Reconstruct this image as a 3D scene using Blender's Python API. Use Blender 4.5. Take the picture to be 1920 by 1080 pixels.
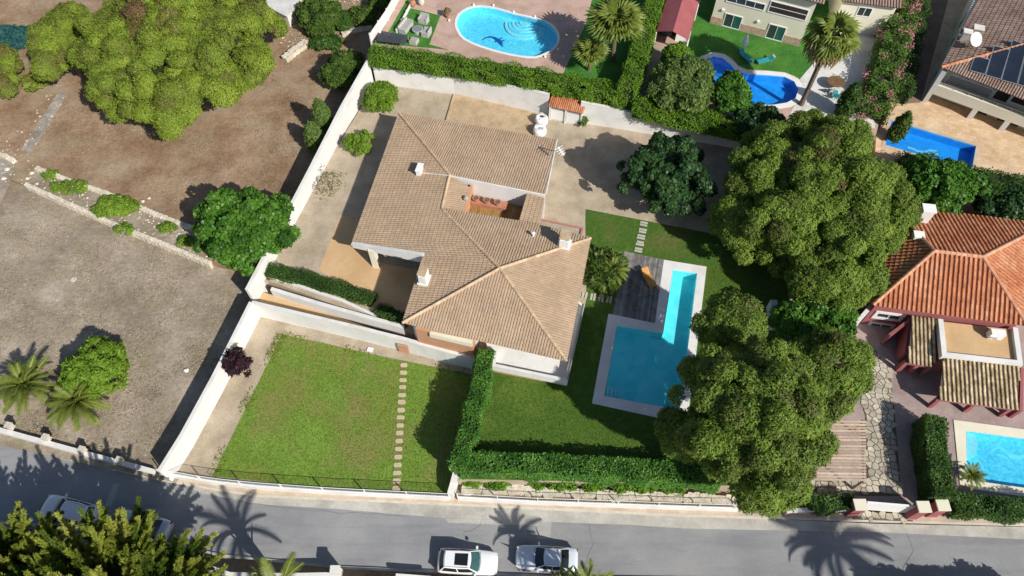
import bpy, bmesh, math, random
import numpy as np
from mathutils import Vector, Matrix, Quaternion

random.seed(7)
rng = np.random.default_rng(7)
C = bpy.context.scene.collection
scene = bpy.context.scene
for o in list(bpy.data.objects):
    bpy.data.objects.remove(o)

# ------------------------------------------------------------------ camera
CAM_H = 57.8
PITCH = math.radians(32.0)          # angle between the view axis and straight down
FOCAL = 1350.0                      # in pixels of a 1920 wide picture
cd = bpy.data.cameras.new('camera')
cd.sensor_width = 36.0
cd.lens = 36.0 * FOCAL / 1920.0
cd.clip_start = 0.5
cd.clip_end = 5000
cam = bpy.data.objects.new('camera', cd)
C.objects.link(cam)
CAM = Vector((0, -CAM_H * math.tan(PITCH), CAM_H))
cam.location = CAM
cam.rotation_euler = (PITCH, 0, 0)
scene.camera = cam

# ------------------------------------------------------------------ light
SUN_EL = math.radians(37.5)
SHADOW = Vector((-0.69, 0.724, 0)).normalized()          # the way shadows fall on the ground
sd = bpy.data.lights.new('sun', 'SUN')
sd.energy = 4.8
sd.angle = math.radians(0.5)
sd.color = (1.0, 0.95, 0.87)
sun = bpy.data.objects.new('sun', sd)
C.objects.link(sun)
ray = Vector((SHADOW.x * math.cos(SUN_EL), SHADOW.y * math.cos(SUN_EL), -math.sin(SUN_EL)))
sun.rotation_euler = ray.to_track_quat('-Z', 'Y').to_euler()
sun.location = (30, -40, 80)
W = bpy.data.worlds.new('World')
scene.world = W
W.use_nodes = True
nt = W.node_tree
bg = nt.nodes['Background']
sky = nt.nodes.new('ShaderNodeTexSky')
sky.sky_type = 'NISHITA'
sky.sun_disc = False
sky.sun_elevation = SUN_EL
sky.sun_rotation = math.atan2(-SHADOW.x, -SHADOW.y)
nt.links.new(sky.outputs[0], bg.inputs[0])
bg.inputs[1].default_value = 0.082
scene.view_settings.view_transform = 'Standard'
scene.view_settings.look = 'None'
scene.view_settings.exposure = 0.17
scene.view_settings.gamma = 1.0
scene.view_settings.use_curve_mapping = False
scene.render.engine = 'CYCLES'
scene.cycles.max_bounces = 6
scene.cycles.transparent_max_bounces = 8

# ------------------------------------------------------------------ geometry helpers
_cs, _sn = math.cos(PITCH), math.sin(PITCH)
_U = Vector((0, _cs, _sn))
_F = Vector((0, _sn, -_cs))
def ray_dir(px, py):
    return _F + Vector((1, 0, 0)) * ((px - 960) / FOCAL) + _U * ((540 - py) / FOCAL)
def P(px, py, z=0.0):
    """the point of the place at height z seen at this pixel of the survey photo"""
    d = ray_dir(px, py)
    return CAM + d * ((z - CAM.z) / d.z)
def PL(lst, z):
    return [P(x, y, z) for x, y in lst]
def on_plane(px, py, p0, n):
    d = ray_dir(px, py)
    return CAM + d * ((p0 - CAM).dot(n) / d.dot(n))

class MB:
    """collects shapes into one mesh"""
    def __init__(s):
        s.v = []; s.f = []; s.t = []
        s.tint = 0.5
    def add(s, vs, fs):
        n = len(s.v)
        s.v += [tuple(v) for v in vs]
        for f in fs:
            s.f.append([i + n for i in f]); s.t.append(s.tint)
        return s
    def box(s, c, size, rz=0.0, rx=0.0, ry=0.0):
        x, y, z = size[0] / 2, size[1] / 2, size[2] / 2
        M = Matrix.Rotation(rz, 3, 'Z') @ Matrix.Rotation(ry, 3, 'Y') @ Matrix.Rotation(rx, 3, 'X')
        c = Vector(c)
        vs = [c + M @ Vector(q) for q in ((-x,-y,-z),(x,-y,-z),(x,y,-z),(-x,y,-z),(-x,-y,z),(x,-y,z),(x,y,z),(-x,y,z))]
        return s.add(vs, [(0,3,2,1),(4,5,6,7),(0,1,5,4),(1,2,6,5),(2,3,7,6),(3,0,4,7)])
    def prism(s, poly, z0, z1=None):
        """poly: points; z1 None keeps each point's own height as the top"""
        p = [Vector((q[0], q[1], q[2] if len(q) > 2 else 0)) for q in poly]
        a = sum(p[i].x * p[(i+1) % len(p)].y - p[(i+1) % len(p)].x * p[i].y for i in range(len(p)))
        if a < 0: p.reverse()
        n = len(p)
        top = [Vector((q.x, q.y, q.z if z1 is None else z1)) for q in p]
        bot = [Vector((q.x, q.y, z0)) for q in p]
        return s.add(bot + top, [tuple(range(n, 2*n)), tuple(range(n-1, -1, -1))] + [(i, (i+1) % n, n + (i+1) % n, n + i) for i in range(n)])
    def poly(s, pts):
        return s.add(pts, [tuple(range(len(pts)))])
    def tube(s, pts, r, n=6, cap=True):
        pts = [Vector(p) for p in pts]
        rs = r if isinstance(r, (list, tuple)) else [r] * len(pts)
        vs = []; fs = []
        for i, p in enumerate(pts):
            d = (pts[min(i+1, len(pts)-1)] - pts[max(i-1, 0)]).normalized()
            a = d.orthogonal().normalized()
            if abs(d.z) < 0.95: a = d.cross(Vector((0,0,1))).normalized()
            b = d.cross(a)
            for k in range(n):
                t = 2 * math.pi * k / n
                vs.append(p + (a * math.cos(t) + b * math.sin(t)) * rs[i])
        for i in range(len(pts) - 1):
            for k in range(n):
                k2 = (k + 1) % n
                fs.append((i*n + k, i*n + k2, (i+1)*n + k2, (i+1)*n + k))
        if cap:
            fs.append(tuple(range(n-1, -1, -1))); fs.append(tuple(range((len(pts)-1)*n, len(pts)*n)))
        return s.add(vs, fs)
    def lathe(s, c, prof, n=12, sx=1, sy=1):
        c = Vector(c); vs = []; fs = []
        for r, z in prof:
            for k in range(n):
                t = 2 * math.pi * k / n
                vs.append(c + Vector((r * math.cos(t) * sx, r * math.sin(t) * sy, z)))
        for i in range(len(prof) - 1):
            for k in range(n):
                k2 = (k + 1) % n
                fs.append((i*n + k, i*n + k2, (i+1)*n + k2, (i+1)*n + k))
        fs.append(tuple(range(n-1, -1, -1))); fs.append(tuple(range((len(prof)-1)*n, len(prof)*n)))
        return s.add(vs, fs)
    def build(s, name, m, parent=None, tint=False, smooth=False, origin=None):
        me = bpy.data.meshes.new(name)
        off = Vector(parent.location) if parent is not None else Vector(origin if origin is not None else (0, 0, 0))
        if parent is not None and parent.parent is not None: off = off + Vector(parent.parent.location)
        vs = [(v[0]-off.x, v[1]-off.y, v[2]-off.z) for v in s.v]
        me.from_pydata(vs, [], s.f)
        if m is not None: me.materials.append(m)
        if tint:
            at = me.attributes.new('tint', 'FLOAT', 'FACE')
            at.data.foreach_set('value', np.array(s.t, dtype=np.float32))
        if smooth: me.polygons.foreach_set('use_smooth', [True] * len(me.polygons))
        o = bpy.data.objects.new(name, me)
        C.objects.link(o)
        if parent is not None: o.parent = parent
        else: o.location = off
        return o

def tag(o, label=None, cat=None, group=None, kind=None):
    if label: o['label'] = label
    if cat: o['category'] = cat
    if group: o['group'] = group
    if kind: o['kind'] = kind
    return o
def thing(name, label, cat, loc=(0, 0, 0), rz=0.0, group=None):
    o = bpy.data.objects.new(name, None)
    o.empty_display_size = 0.3
    C.objects.link(o)
    o.location = loc
    o.rotation_euler = (0, 0, rz)
    return tag(o, label, cat, group)
def struct(name, mb, m, **k):
    return tag(mb.build(name, m, **k), kind='structure')
_kids = {}
def copy_tree(src, loc, rz=None, label=None, group=None, scale=None):
    r = src.copy(); C.objects.link(r); r.location = loc
    if rz is not None: r.rotation_euler = (0, 0, rz)
    if scale is not None: r.scale = (scale, scale, scale) if not isinstance(scale, tuple) else scale
    if label: r['label'] = label
    if group: r['group'] = group
    for ch in [o for o in bpy.data.objects if o.parent == src]:
        c = ch.copy(); C.objects.link(c); c.parent = r
        for g in [o for o in bpy.data.objects if o.parent == ch]:
            d = g.copy(); C.objects.link(d); d.parent = c
    return r
def fast_mesh(name, V, nper, m, parent=None, tint=None, origin=None):
    """V: (N*nper, 3) array of separate polygons of nper corners"""
    off = np.array(parent.location if parent is not None else (origin if origin is not None else (0, 0, 0)), dtype=np.float64)
    V = (V - off).astype(np.float32)
    n = len(V) // nper
    me = bpy.data.meshes.new(name)
    me.vertices.add(len(V)); me.vertices.foreach_set('co', V.ravel())
    me.loops.add(len(V)); me.loops.foreach_set('vertex_index', np.arange(len(V), dtype=np.int32))
    me.polygons.add(n)
    me.polygons.foreach_set('loop_start', np.arange(0, len(V), nper, dtype=np.int32))
    if tint is not None:
        at = me.attributes.new('tint', 'FLOAT', 'FACE'); at.data.foreach_set('value', np.asarray(tint, dtype=np.float32))
    me.update(calc_edges=True)
    if m is not None: me.materials.append(m)
    o = bpy.data.objects.new(name, me); C.objects.link(o)
    if parent is not None: o.parent = parent
    else: o.location = off
    return o

# ------------------------------------------------------------------ materials
def new_mat(name):
    m = bpy.data.materials.new(name); m.use_nodes = True
    return m, m.node_tree, m.node_tree.nodes['Principled BSDF']
def node(t, kind, **kw):
    n = t.nodes.new(kind)
    for k, v in kw.items(): setattr(n, k, v)
    return n
def mat(name, cols, scale=1.0, rough=0.8, bump=0.0, bscale=None, detail=6, metal=0.0, spec=0.3, fine=None, lo=0.35, hi=0.65, tint=0.0, coat=0.0, dirt=None, streak=None, brick=None):
    """noise-mixed colours; fine = (scale, amount) adds a second grain; tint = strength of the per piece attribute; dirt = (colour, scale, amount)"""
    m, t, b = new_mat(name)
    L = t.links
    tc = node(t, 'ShaderNodeTexCoord')
    nz = node(t, 'ShaderNodeTexNoise'); nz.inputs['Scale'].default_value = scale; nz.inputs['Detail'].default_value = detail
    nz.inputs['Roughness'].default_value = 0.62
    L.new(tc.outputs['Object'], nz.inputs['Vector'])
    rp = node(t, 'ShaderNodeValToRGB')
    e = rp.color_ramp.elements
    n = len(cols)
    while len(e) < n: e.new(0.5)
    for i, c in enumerate(cols):
        e[i].position = lo + (hi - lo) * i / max(1, n - 1)
        e[i].color = (*c, 1)
    L.new(nz.outputs['Fac'], rp.inputs[0])
    col = rp.outputs[0]
    def mul(col, fac_out, a, bmax):
        mr = node(t, 'ShaderNodeMapRange'); mr.inputs['To Min'].default_value = a; mr.inputs['To Max'].default_value = bmax
        L.new(fac_out, mr.inputs['Value'])
        mx = node(t, 'ShaderNodeMix', data_type='RGBA', blend_type='MULTIPLY'); mx.inputs['Factor'].default_value = 1
        L.new(col, mx.inputs['A']); 
        cb = node(t, 'ShaderNodeCombineColor')
        for i in range(3): L.new(mr.outputs[0], cb.inputs[i])
        L.new(cb.outputs[0], mx.inputs['B'])
        return mx.outputs['Result']
    fn = None
    if fine:
        fn = node(t, 'ShaderNodeTexNoise'); fn.inputs['Scale'].default_value = fine[0]; fn.inputs['Detail'].default_value = 3
        L.new(tc.outputs['Object'], fn.inputs['Vector'])
        col = mul(col, fn.outputs['Fac'], 1 - fine[1] * 1.6, 1 + fine[1] * 1.6)
    if dirt:
        dn = node(t, 'ShaderNodeTexNoise'); dn.inputs['Scale'].default_value = dirt[1]; dn.inputs['Detail'].default_value = 7; dn.inputs['Roughness'].default_value = 0.7
        if streak:
            mp = node(t, 'ShaderNodeMapping'); mp.inputs['Scale'].default_value = streak; L.new(tc.outputs['Object'], mp.inputs['Vector']); L.new(mp.outputs[0], dn.inputs['Vector'])
        else: L.new(tc.outputs['Object'], dn.inputs['Vector'])
        mr = node(t, 'ShaderNodeMapRange'); mr.inputs['From Min'].default_value = 0.48; mr.inputs['From Max'].default_value = 0.72; mr.inputs['To Max'].default_value = dirt[2]
        L.new(dn.outputs['Fac'], mr.inputs['Value'])
        mx = node(t, 'ShaderNodeMix', data_type='RGBA'); L.new(mr.outputs[0], mx.inputs['Factor']); L.new(col, mx.inputs['A']); mx.inputs['B'].default_value = (*dirt[0], 1)
        col = mx.outputs['Result']
    if brick:
        mp = node(t, 'ShaderNodeMapping'); mp.inputs['Rotation'].default_value = (0, 0, brick[1]); L.new(tc.outputs['Object'], mp.inputs['Vector'])
        br = node(t, 'ShaderNodeTexBrick'); br.inputs['Scale'].default_value = 1.0; br.inputs['Brick Width'].default_value = brick[0] * 1.6; br.inputs['Row Height'].default_value = brick[0]; br.inputs['Mortar Size'].default_value = .02
        br.inputs['Color1'].default_value = (.1,.1,.1,1); br.inputs['Color2'].default_value = (.9,.9,.9,1); br.inputs['Mortar'].default_value = (0,0,0,1)
        L.new(mp.outputs[0], br.inputs['Vector']); col = mul(col, br.outputs['Color'], 1 - brick[2], 1 + brick[2])
    if tint:
        at = node(t, 'ShaderNodeAttribute', attribute_name='tint')
        col = mul(col, at.outputs['Fac'], 1 - tint, 1 + tint)
    L.new(col, b.inputs['Base Color'])
    b.inputs['Roughness'].default_value = rough
    b.inputs['Metallic'].default_value = metal
    b.inputs['Specular IOR Level'].default_value = spec
    b.inputs['Coat Weight'].default_value = coat
    if bump:
        bn = node(t, 'ShaderNodeTexNoise'); bn.inputs['Scale'].default_value = bscale or scale * 6; bn.inputs['Detail'].default_value = 4
        L.new(tc.outputs['Object'], bn.inputs['Vector'])
        bp = node(t, 'ShaderNodeBump'); bp.inputs['Strength'].default_value = bump; bp.inputs['Distance'].default_value = 0.08
        L.new(bn.outputs['Fac'], bp.inputs['Height']); L.new(bp.outputs[0], b.inputs['Normal'])
    return m
def leaf_mat(name, cols, trans=0.25, rough=0.55, nscale=0.35):
    m, t, b = new_mat(name); L = t.links
    at = node(t, 'ShaderNodeAttribute', attribute_name='tint')
    tc = node(t, 'ShaderNodeTexCoord')
    nz = node(t, 'ShaderNodeTexNoise'); nz.inputs['Scale'].default_value = nscale; nz.inputs['Detail'].default_value = 3
    L.new(tc.outputs['Object'], nz.inputs['Vector'])
    ad = node(t, 'ShaderNodeMath', operation='MULTIPLY_ADD'); ad.inputs[1].default_value = 0.7; ad.inputs[2].default_value = -0.35
    L.new(nz.outputs['Fac'], ad.inputs[0])
    a2 = node(t, 'ShaderNodeMath', operation='ADD'); L.new(ad.outputs[0], a2.inputs[0]); L.new(at.outputs['Fac'], a2.inputs[1])
    rp = node(t, 'ShaderNodeValToRGB'); e = rp.color_ramp.elements
    while len(e) < len(cols): e.new(0.5)
    for i, c in enumerate(cols):
        e[i].position = i / max(1, len(cols) - 1); e[i].color = (*c, 1)
    L.new(a2.outputs[0], rp.inputs[0])
    L.new(rp.outputs[0], b.inputs['Base Color'])
    b.inputs['Roughness'].default_value = rough; b.inputs['Specular IOR Level'].default_value = 0.25
    if trans:
        tr = node(t, 'ShaderNodeBsdfTranslucent'); L.new(rp.outputs[0], tr.inputs['Color'])
        mx = node(t, 'ShaderNodeMixShader'); mx.inputs[0].default_value = trans
        L.new(b.outputs[0], mx.inputs[1]); L.new(tr.outputs[0], mx.inputs[2])
        L.new(mx.outputs[0], t.nodes['Material Output'].inputs['Surface'])
    return m
def water_mat(name, tintc, rip=9.0, strength=0.12):
    m, t, b = new_mat(name); L = t.links
    t.nodes.remove(b)
    tr = node(t, 'ShaderNodeBsdfTransparent'); tr.inputs[0].default_value = (*tintc, 1)
    gl = node(t, 'ShaderNodeBsdfGlossy'); gl.inputs['Roughness'].default_value = 0.05
    lw = node(t, 'ShaderNodeLayerWeight'); lw.inputs['Blend'].default_value = .5
    pw = node(t, 'ShaderNodeMath', operation='POWER'); pw.inputs[1].default_value = 3.0; L.new(lw.outputs['Facing'], pw.inputs[0])
    fr = node(t, 'ShaderNodeMath', operation='MULTIPLY_ADD'); fr.inputs[1].default_value = .6; fr.inputs[2].default_value = .02; L.new(pw.outputs[0], fr.inputs[0])
    tc = node(t, 'ShaderNodeTexCoord')
    nz = node(t, 'ShaderNodeTexNoise'); nz.inputs['Scale'].default_value = rip * 0.35; nz.inputs['Detail'].default_value = 3
    L.new(tc.outputs['Object'], nz.inputs['Vector'])
    bp = node(t, 'ShaderNodeBump'); bp.inputs['Strength'].default_value = strength; bp.inputs['Distance'].default_value = 0.1
    L.new(nz.outputs['Fac'], bp.inputs['Height'])
    L.new(bp.outputs[0], gl.inputs['Normal']); L.new(bp.outputs[0], lw.inputs['Normal'])
    mx = node(t, 'ShaderNodeMixShader'); L.new(fr.outputs[0], mx.inputs[0]); L.new(tr.outputs[0], mx.inputs[1]); L.new(gl.outputs[0], mx.inputs[2])
    L.new(mx.outputs[0], t.nodes['Material Output'].inputs['Surface'])
    return m
def pool_mat(name, c1, c2, mosaic=14.0, amount=0.12):
    """small glazed mosaic with tones varied by random cells and noise"""
    m, t, b = new_mat(name); L = t.links
    tc = node(t, 'ShaderNodeTexCoord')
    vo = node(t, 'ShaderNodeTexVoronoi', feature='F1'); vo.inputs['Scale'].default_value = mosaic * 0.35
    L.new(tc.outputs['Object'], vo.inputs['Vector'])
    nz = node(t, 'ShaderNodeTexNoise'); nz.inputs['Scale'].default_value = 0.7; nz.inputs['Detail'].default_value = 6; L.new(tc.outputs['Object'], nz.inputs['Vector'])
    sp = node(t, 'ShaderNodeSeparateColor'); L.new(vo.outputs['Color'], sp.inputs[0])
    m1 = node(t, 'ShaderNodeMath', operation='MULTIPLY'); m1.inputs[1].default_value = amount * 4; L.new(sp.outputs[0], m1.inputs[0])
    m2 = node(t, 'ShaderNodeMath', operation='ADD'); L.new(m1.outputs[0], m2.inputs[0]); L.new(nz.outputs['Fac'], m2.inputs[1])
    rp = node(t, 'ShaderNodeMapRange'); rp.inputs['From Min'].default_value = 0.35; rp.inputs['From Max'].default_value = 0.75 + amount * 3
    L.new(m2.outputs[0], rp.inputs['Value'])
    mx = node(t, 'ShaderNodeMix', data_type='RGBA'); mx.inputs['A'].default_value = (*c1, 1); mx.inputs['B'].default_value = (*c2, 1)
    L.new(rp.outputs[0], mx.inputs['Factor']); L.new(mx.outputs['Result'], b.inputs['Base Color'])
    b.inputs['Roughness'].default_value = 0.4
    return m
def plain(name, col, rough=0.6, metal=0.0, var=0.08, scale=3.0, spec=0.4, coat=0.0, bump=0.0):
    a = tuple(max(0, c * (1 - var)) for c in col); b = tuple(min(1, c * (1 + var)) for c in col)
    return mat(name, [a, b], scale=scale, rough=rough, metal=metal, spec=spec, coat=coat, bump=bump)
def glass_mat(name, col=(0.02, 0.03, 0.035), rough=0.05):
    m, t, b = new_mat(name)
    nz = node(t, 'ShaderNodeTexNoise'); nz.inputs['Scale'].default_value = 1.5
    rp = node(t, 'ShaderNodeMix', data_type='RGBA'); rp.inputs['A'].default_value = (*[c * .6 for c in col], 1); rp.inputs['B'].default_value = (*[c * 1.5 for c in col], 1)
    t.links.new(nz.outputs['Fac'], rp.inputs['Factor']); t.links.new(rp.outputs['Result'], b.inputs['Base Color'])
    b.inputs['Roughness'].default_value = rough; b.inputs['Specular IOR Level'].default_value = 0.7
    return m

M = {}
M['soil'] = mat('dry_soil', [(.225,.18,.135), (.31,.255,.195), (.40,.335,.265)], scale=0.22, rough=.95, bump=.5, bscale=5, fine=(3.5,.30), dirt=((.19,.18,.09), .35, .55), detail=9)
M['soil_red'] = mat('needle_litter', [(.21,.13,.075), (.28,.185,.115), (.345,.25,.165)], scale=0.3, rough=.95, bump=.5, bscale=5, fine=(3.0,.28), dirt=((.36,.31,.22), .25, .6), detail=9)
M['gravel'] = mat('tan_gravel', [(.33,.27,.195), (.41,.34,.25), (.47,.395,.30)], scale=0.5, rough=.95, bump=.4, bscale=14, fine=(9,.22), detail=8)
M['gravel_grey'] = mat('grey_gravel', [(.30,.26,.21), (.37,.32,.26), (.43,.37,.30)], scale=0.6, rough=.95, bump=.4, bscale=14, fine=(9,.25), detail=8)
M['sand'] = mat('sandy_soil', [(.37,.27,.165), (.45,.335,.21), (.50,.38,.245)], scale=0.6, rough=.95, bump=.4, bscale=5, fine=(3.5,.16), detail=9)
M['screed'] = mat('ochre_screed', [(.50,.33,.17), (.57,.385,.205), (.62,.43,.24)], scale=0.45, rough=.85, bump=.08, fine=(2.5,.06), dirt=((.36,.23,.13), .9, .35))
M['lawn'] = mat('lawn_grass', [(.26,.205,.09), (.18,.22,.042), (.135,.23,.03), (.165,.275,.04)], scale=0.16, rough=.9, bump=.6, bscale=7, fine=(5,.34), lo=.26, hi=.62, detail=9, dirt=((.27,.19,.09), .2, .8))
M['lawn_deep'] = mat('deep_lawn', [(.12,.115,.035), (.068,.125,.018), (.05,.115,.012), (.09,.15,.02)], scale=0.3, rough=.9, bump=.6, bscale=7, fine=(4,.34), lo=.28, hi=.62, detail=9)
M['lawn_fake'] = mat('vivid_turf', [(.035,.135,.018), (.05,.175,.022), (.075,.215,.03)], scale=0.5, rough=.9, bump=.5, bscale=8, fine=(4,.25))
M['asphalt'] = mat('asphalt', [(.235,.24,.25), (.27,.275,.282), (.31,.31,.312)], scale=0.25, rough=.92, bump=.15, bscale=25, fine=(7,.10), dirt=((.18,.183,.195), .5, .75), streak=(.22, 1.6, 1), detail=9)
M['patch'] = mat('asphalt_patch', [(.36,.35,.335), (.41,.40,.38)], scale=.8, rough=.92, bump=.15, bscale=25, fine=(7,.10))
M['gutter'] = mat('old_concrete', [(.36,.345,.31), (.45,.43,.385), (.52,.50,.45)], scale=0.55, rough=.9, bump=.2, bscale=10, fine=(5,.10), dirt=((.26,.25,.23), .45, .6))
M['pave_tan'] = mat('tan_pavement', [(.46,.365,.275), (.53,.425,.325), (.58,.48,.37)], scale=0.7, rough=.9, bump=.2, bscale=8, fine=(6,.08), brick=(.45, .06, .06), dirt=((.36,.30,.24), .5, .5))
M['kerb'] = mat('pale_kerb', [(.50,.46,.38), (.60,.56,.47)], scale=1.2, rough=.9, bump=.2, fine=(6,.1))
M['white'] = mat('white_render', [(.66,.655,.635), (.725,.72,.70), (.75,.745,.73)], scale=0.35, rough=.85, bump=.05, bscale=9, dirt=((.50,.47,.41), .5, .42), detail=10)
M['white_clean'] = plain('white_paint', (.80,.80,.79), rough=.6, var=.02)
M['coping'] = mat('white_coping', [(.64,.63,.60), (.74,.73,.70)], scale=0.8, rough=.85, bump=.1, dirt=((.42,.40,.36), .9, .45))
M['cream'] = mat('cream_render', [(.70,.66,.52), (.76,.72,.58)], scale=0.4, rough=.85, dirt=((.55,.5,.4), .5, .25))
M['salmon'] = mat('salmon_render', [(.50,.26,.15), (.58,.32,.19)], scale=0.6, rough=.85, dirt=((.38,.22,.14), .7, .4))
M['maroon'] = mat('maroon_render', [(.30,.095,.10), (.36,.125,.13)], scale=0.5, rough=.85, dirt=((.22,.09,.08), .5, .4))
M['stone'] = mat('rough_limestone', [(.50,.44,.34), (.62,.56,.45), (.70,.64,.53)], scale=1.5, rough=.9, bump=.6, bscale=5, fine=(4,.15))
M['stone_pale'] = mat('pale_flagstone', [(.36,.32,.245), (.46,.415,.33), (.54,.49,.40)], scale=1.1, rough=.9, bump=.3, bscale=7, fine=(5,.12), tint=.22)
M['mortar'] = mat('dark_joint', [(.10,.085,.065), (.16,.135,.105)], scale=2, rough=.95)
M['mauve'] = mat('mauve_paving', [(.30,.225,.21), (.355,.275,.255), (.41,.325,.30)], scale=0.6, rough=.85, bump=.2, bscale=6, fine=(4,.12), dirt=((.24,.18,.17), .4, .5))
M['pink_pave'] = mat('pink_paving', [(.40,.27,.21), (.48,.335,.27), (.54,.39,.32)], scale=0.6, rough=.85, bump=.2, bscale=6, fine=(4,.10), brick=(.7, .25, .06), dirt=((.34,.24,.2), .3, .5))
M['paver'] = mat('ochre_paver', [(.54,.37,.22), (.61,.44,.275), (.66,.50,.33)], scale=.5, rough=.85, bump=.15, fine=(4,.08), brick=(.42, .26, .13))
M['white_gravel'] = mat('white_gravel', [(.52,.51,.48), (.62,.61,.58), (.68,.67,.65)], scale=.6, rough=.95, bump=.4, bscale=14, fine=(8,.22))
M['deck'] = mat('weathered_deck', [(.165,.16,.155), (.225,.22,.21), (.285,.275,.26)], scale=1.5, rough=.85, bump=.2, fine=(6,.15), tint=.35, dirt=((.12,.075,.05), .6, .35))
M['wood_gold'] = mat('golden_wood', [(.27,.15,.05), (.35,.205,.075)], scale=2, rough=.7, fine=(5,.15), tint=.2)
M['wood_orange'] = mat('orange_teak', [(.50,.24,.06), (.60,.31,.09)], scale=3, rough=.6, tint=.15)
M['wood_slat'] = mat('pergola_wood', [(.42,.32,.235), (.54,.43,.33)], scale=1.5, rough=.8, fine=(5,.15), tint=.25)
M['step'] = mat('stepping_slab', [(.50,.385,.27), (.60,.48,.35)], scale=1.8, rough=.9, bump=.2, fine=(6,.1), dirt=((.33,.26,.17), 1.3, .6))
M['step_grey'] = mat('grey_slab', [(.42,.40,.36), (.52,.50,.45)], scale=1.8, rough=.9, bump=.2, fine=(6,.1))
M['tile_tan'] = mat('tan_roof_tile', [(.40,.285,.185), (.455,.33,.22), (.50,.37,.255)], scale=.30, rough=.9, tint=.12, fine=(3.0,.05), dirt=((.27,.215,.17), .38, .42), detail=9, lo=.3, hi=.7)
M['tile_tan_base'] = mat('tan_roof_base', [(.37,.26,.165), (.43,.305,.20)], scale=.6, rough=.95)
M['ridge_tan'] = mat('tan_ridge', [(.47,.33,.21), (.58,.43,.29)], scale=1.5, rough=.9, tint=.2)
M['tile_red'] = mat('terracotta_tile', [(.43,.15,.07), (.52,.215,.105), (.58,.29,.165)], scale=.5, rough=.85, tint=.22, fine=(3,.12))
M['tile_red_base'] = mat('terracotta_base', [(.21,.07,.04), (.28,.10,.055)], scale=.8, rough=.95)
M['tile_old'] = mat('old_pale_tile', [(.36,.255,.14), (.54,.42,.25), (.64,.53,.36)], scale=1.2, rough=.9, tint=.30, fine=(3,.15), dirt=((.13,.10,.07), 1.3, .55))
M['tile_old_base'] = mat('old_tile_base', [(.075,.055,.04), (.12,.09,.065)], scale=1, rough=.95)
M['tile_brown'] = mat('brown_tile', [(.26,.175,.14), (.33,.23,.185), (.38,.28,.23)], scale=.5, rough=.9, tint=.2, fine=(3,.1))
M['tile_brown_base'] = mat('brown_tile_base', [(.13,.085,.07), (.18,.12,.095)], scale=1, rough=.95)
M['shed_red'] = plain('red_sheet_roof', (.33,.095,.10), rough=.7, var=.12, scale=.7)
M['terracotta'] = plain('terracotta', (.42,.19,.115), rough=.85, var=.15)
M['black'] = plain('black_paint', (.02,.02,.02), rough=.5)
M['steel'] = plain('grey_metal', (.45,.46,.47), rough=.4, metal=.6)
M['fence_metal'] = plain('dark_fence_wire', (.06,.06,.06), rough=.6)
M['fence_white'] = plain('white_rail', (.78,.78,.77), rough=.5, var=.02)
M['solar'] = glass_mat('solar_glass', (.018,.025,.04), .15)
M['glass'] = glass_mat('window_glass', (.03,.045,.05), .06)
M['glass_green'] = glass_mat('green_glass', (.02,.10,.09), .1)
M['inner_shade'] = plain('painted_inner_shade', (.035,.027,.022), rough=.9, var=.3, scale=.8)  # near-black colour painted for the shade inside openings
M['awning'] = plain('grey_awning', (.36,.35,.33), rough=.9, var=.08)
M['teal'] = plain('teal_canvas', (.03,.30,.34), rough=.8)
M['wicker'] = mat('grey_wicker', [(.40,.39,.37), (.52,.51,.49)], scale=9, rough=.85)
M['bluegrey'] = plain('ribbed_charcoal', (.055,.06,.075), rough=.6)
M['coat_white'] = plain('car_white', (.78,.79,.80), rough=.25, var=.01, coat=.6, spec=.5)
M['coat_blue'] = plain('car_silver_blue', (.66,.71,.77), rough=.28, metal=.1, var=.02, coat=.6, spec=.5)
M['coat_silver'] = plain('car_silver', (.55,.57,.60), rough=.28, metal=.3, var=.02, coat=.6, spec=.5)
M['car_glass'] = glass_mat('car_glass', (.012,.015,.017), .04)
M['car_glass_teal'] = glass_mat('car_glass_teal', (.04,.10,.10), .04)
M['tyre'] = plain('tyre_rubber', (.025,.025,.027), rough=.85)
M['rim'] = plain('wheel_rim', (.5,.51,.52), rough=.3, metal=.7)
M['lamp'] = plain('lamp_lens', (.65,.67,.68), rough=.15)
M['lamp_red'] = plain('red_lens', (.35,.02,.02), rough=.2)
M['bark'] = mat('bark', [(.12,.085,.06), (.20,.15,.11)], scale=4, rough=.95, bump=.6, bscale=12)
M['bark_palm'] = mat('palm_bark', [(.10,.075,.055), (.19,.15,.11)], scale=5, rough=.95, bump=.7, bscale=9)
# leaves
M['pine'] = leaf_mat('pine_needles', [(.14,.10,.04), (.085,.135,.02), (.125,.205,.026), (.18,.275,.034), (.25,.34,.055)])
M['pine_light'] = leaf_mat('stone_pine_needles', [(.17,.105,.05), (.14,.13,.035), (.155,.22,.026), (.22,.305,.032), (.29,.365,.052)])
M['conifer'] = leaf_mat('cypress_sprays', [(.035,.08,.014), (.12,.18,.024), (.25,.30,.035), (.40,.42,.085)])
M['fig'] = leaf_mat('fig_leaves', [(.03,.09,.012), (.055,.15,.016), (.085,.21,.022), (.13,.27,.035)], rough=.45)
M['carob'] = leaf_mat('carob_leaves', [(.012,.036,.011), (.020,.058,.015), (.032,.08,.02), (.05,.11,.028)], trans=.12, rough=.45)
M['hedge'] = leaf_mat('hedge_leaves', [(.06,.14,.012), (.10,.21,.014), (.14,.27,.018), (.19,.32,.03)])
M['hedge_dark'] = leaf_mat('dark_hedge_leaves', [(.022,.06,.012), (.04,.095,.015), (.06,.13,.02), (.085,.165,.028)], rough=.45)
M['hedge_bright'] = leaf_mat('bright_hedge_leaves', [(.03,.10,.014), (.055,.155,.02), (.085,.215,.028), (.13,.275,.045)], rough=.45)
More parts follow.
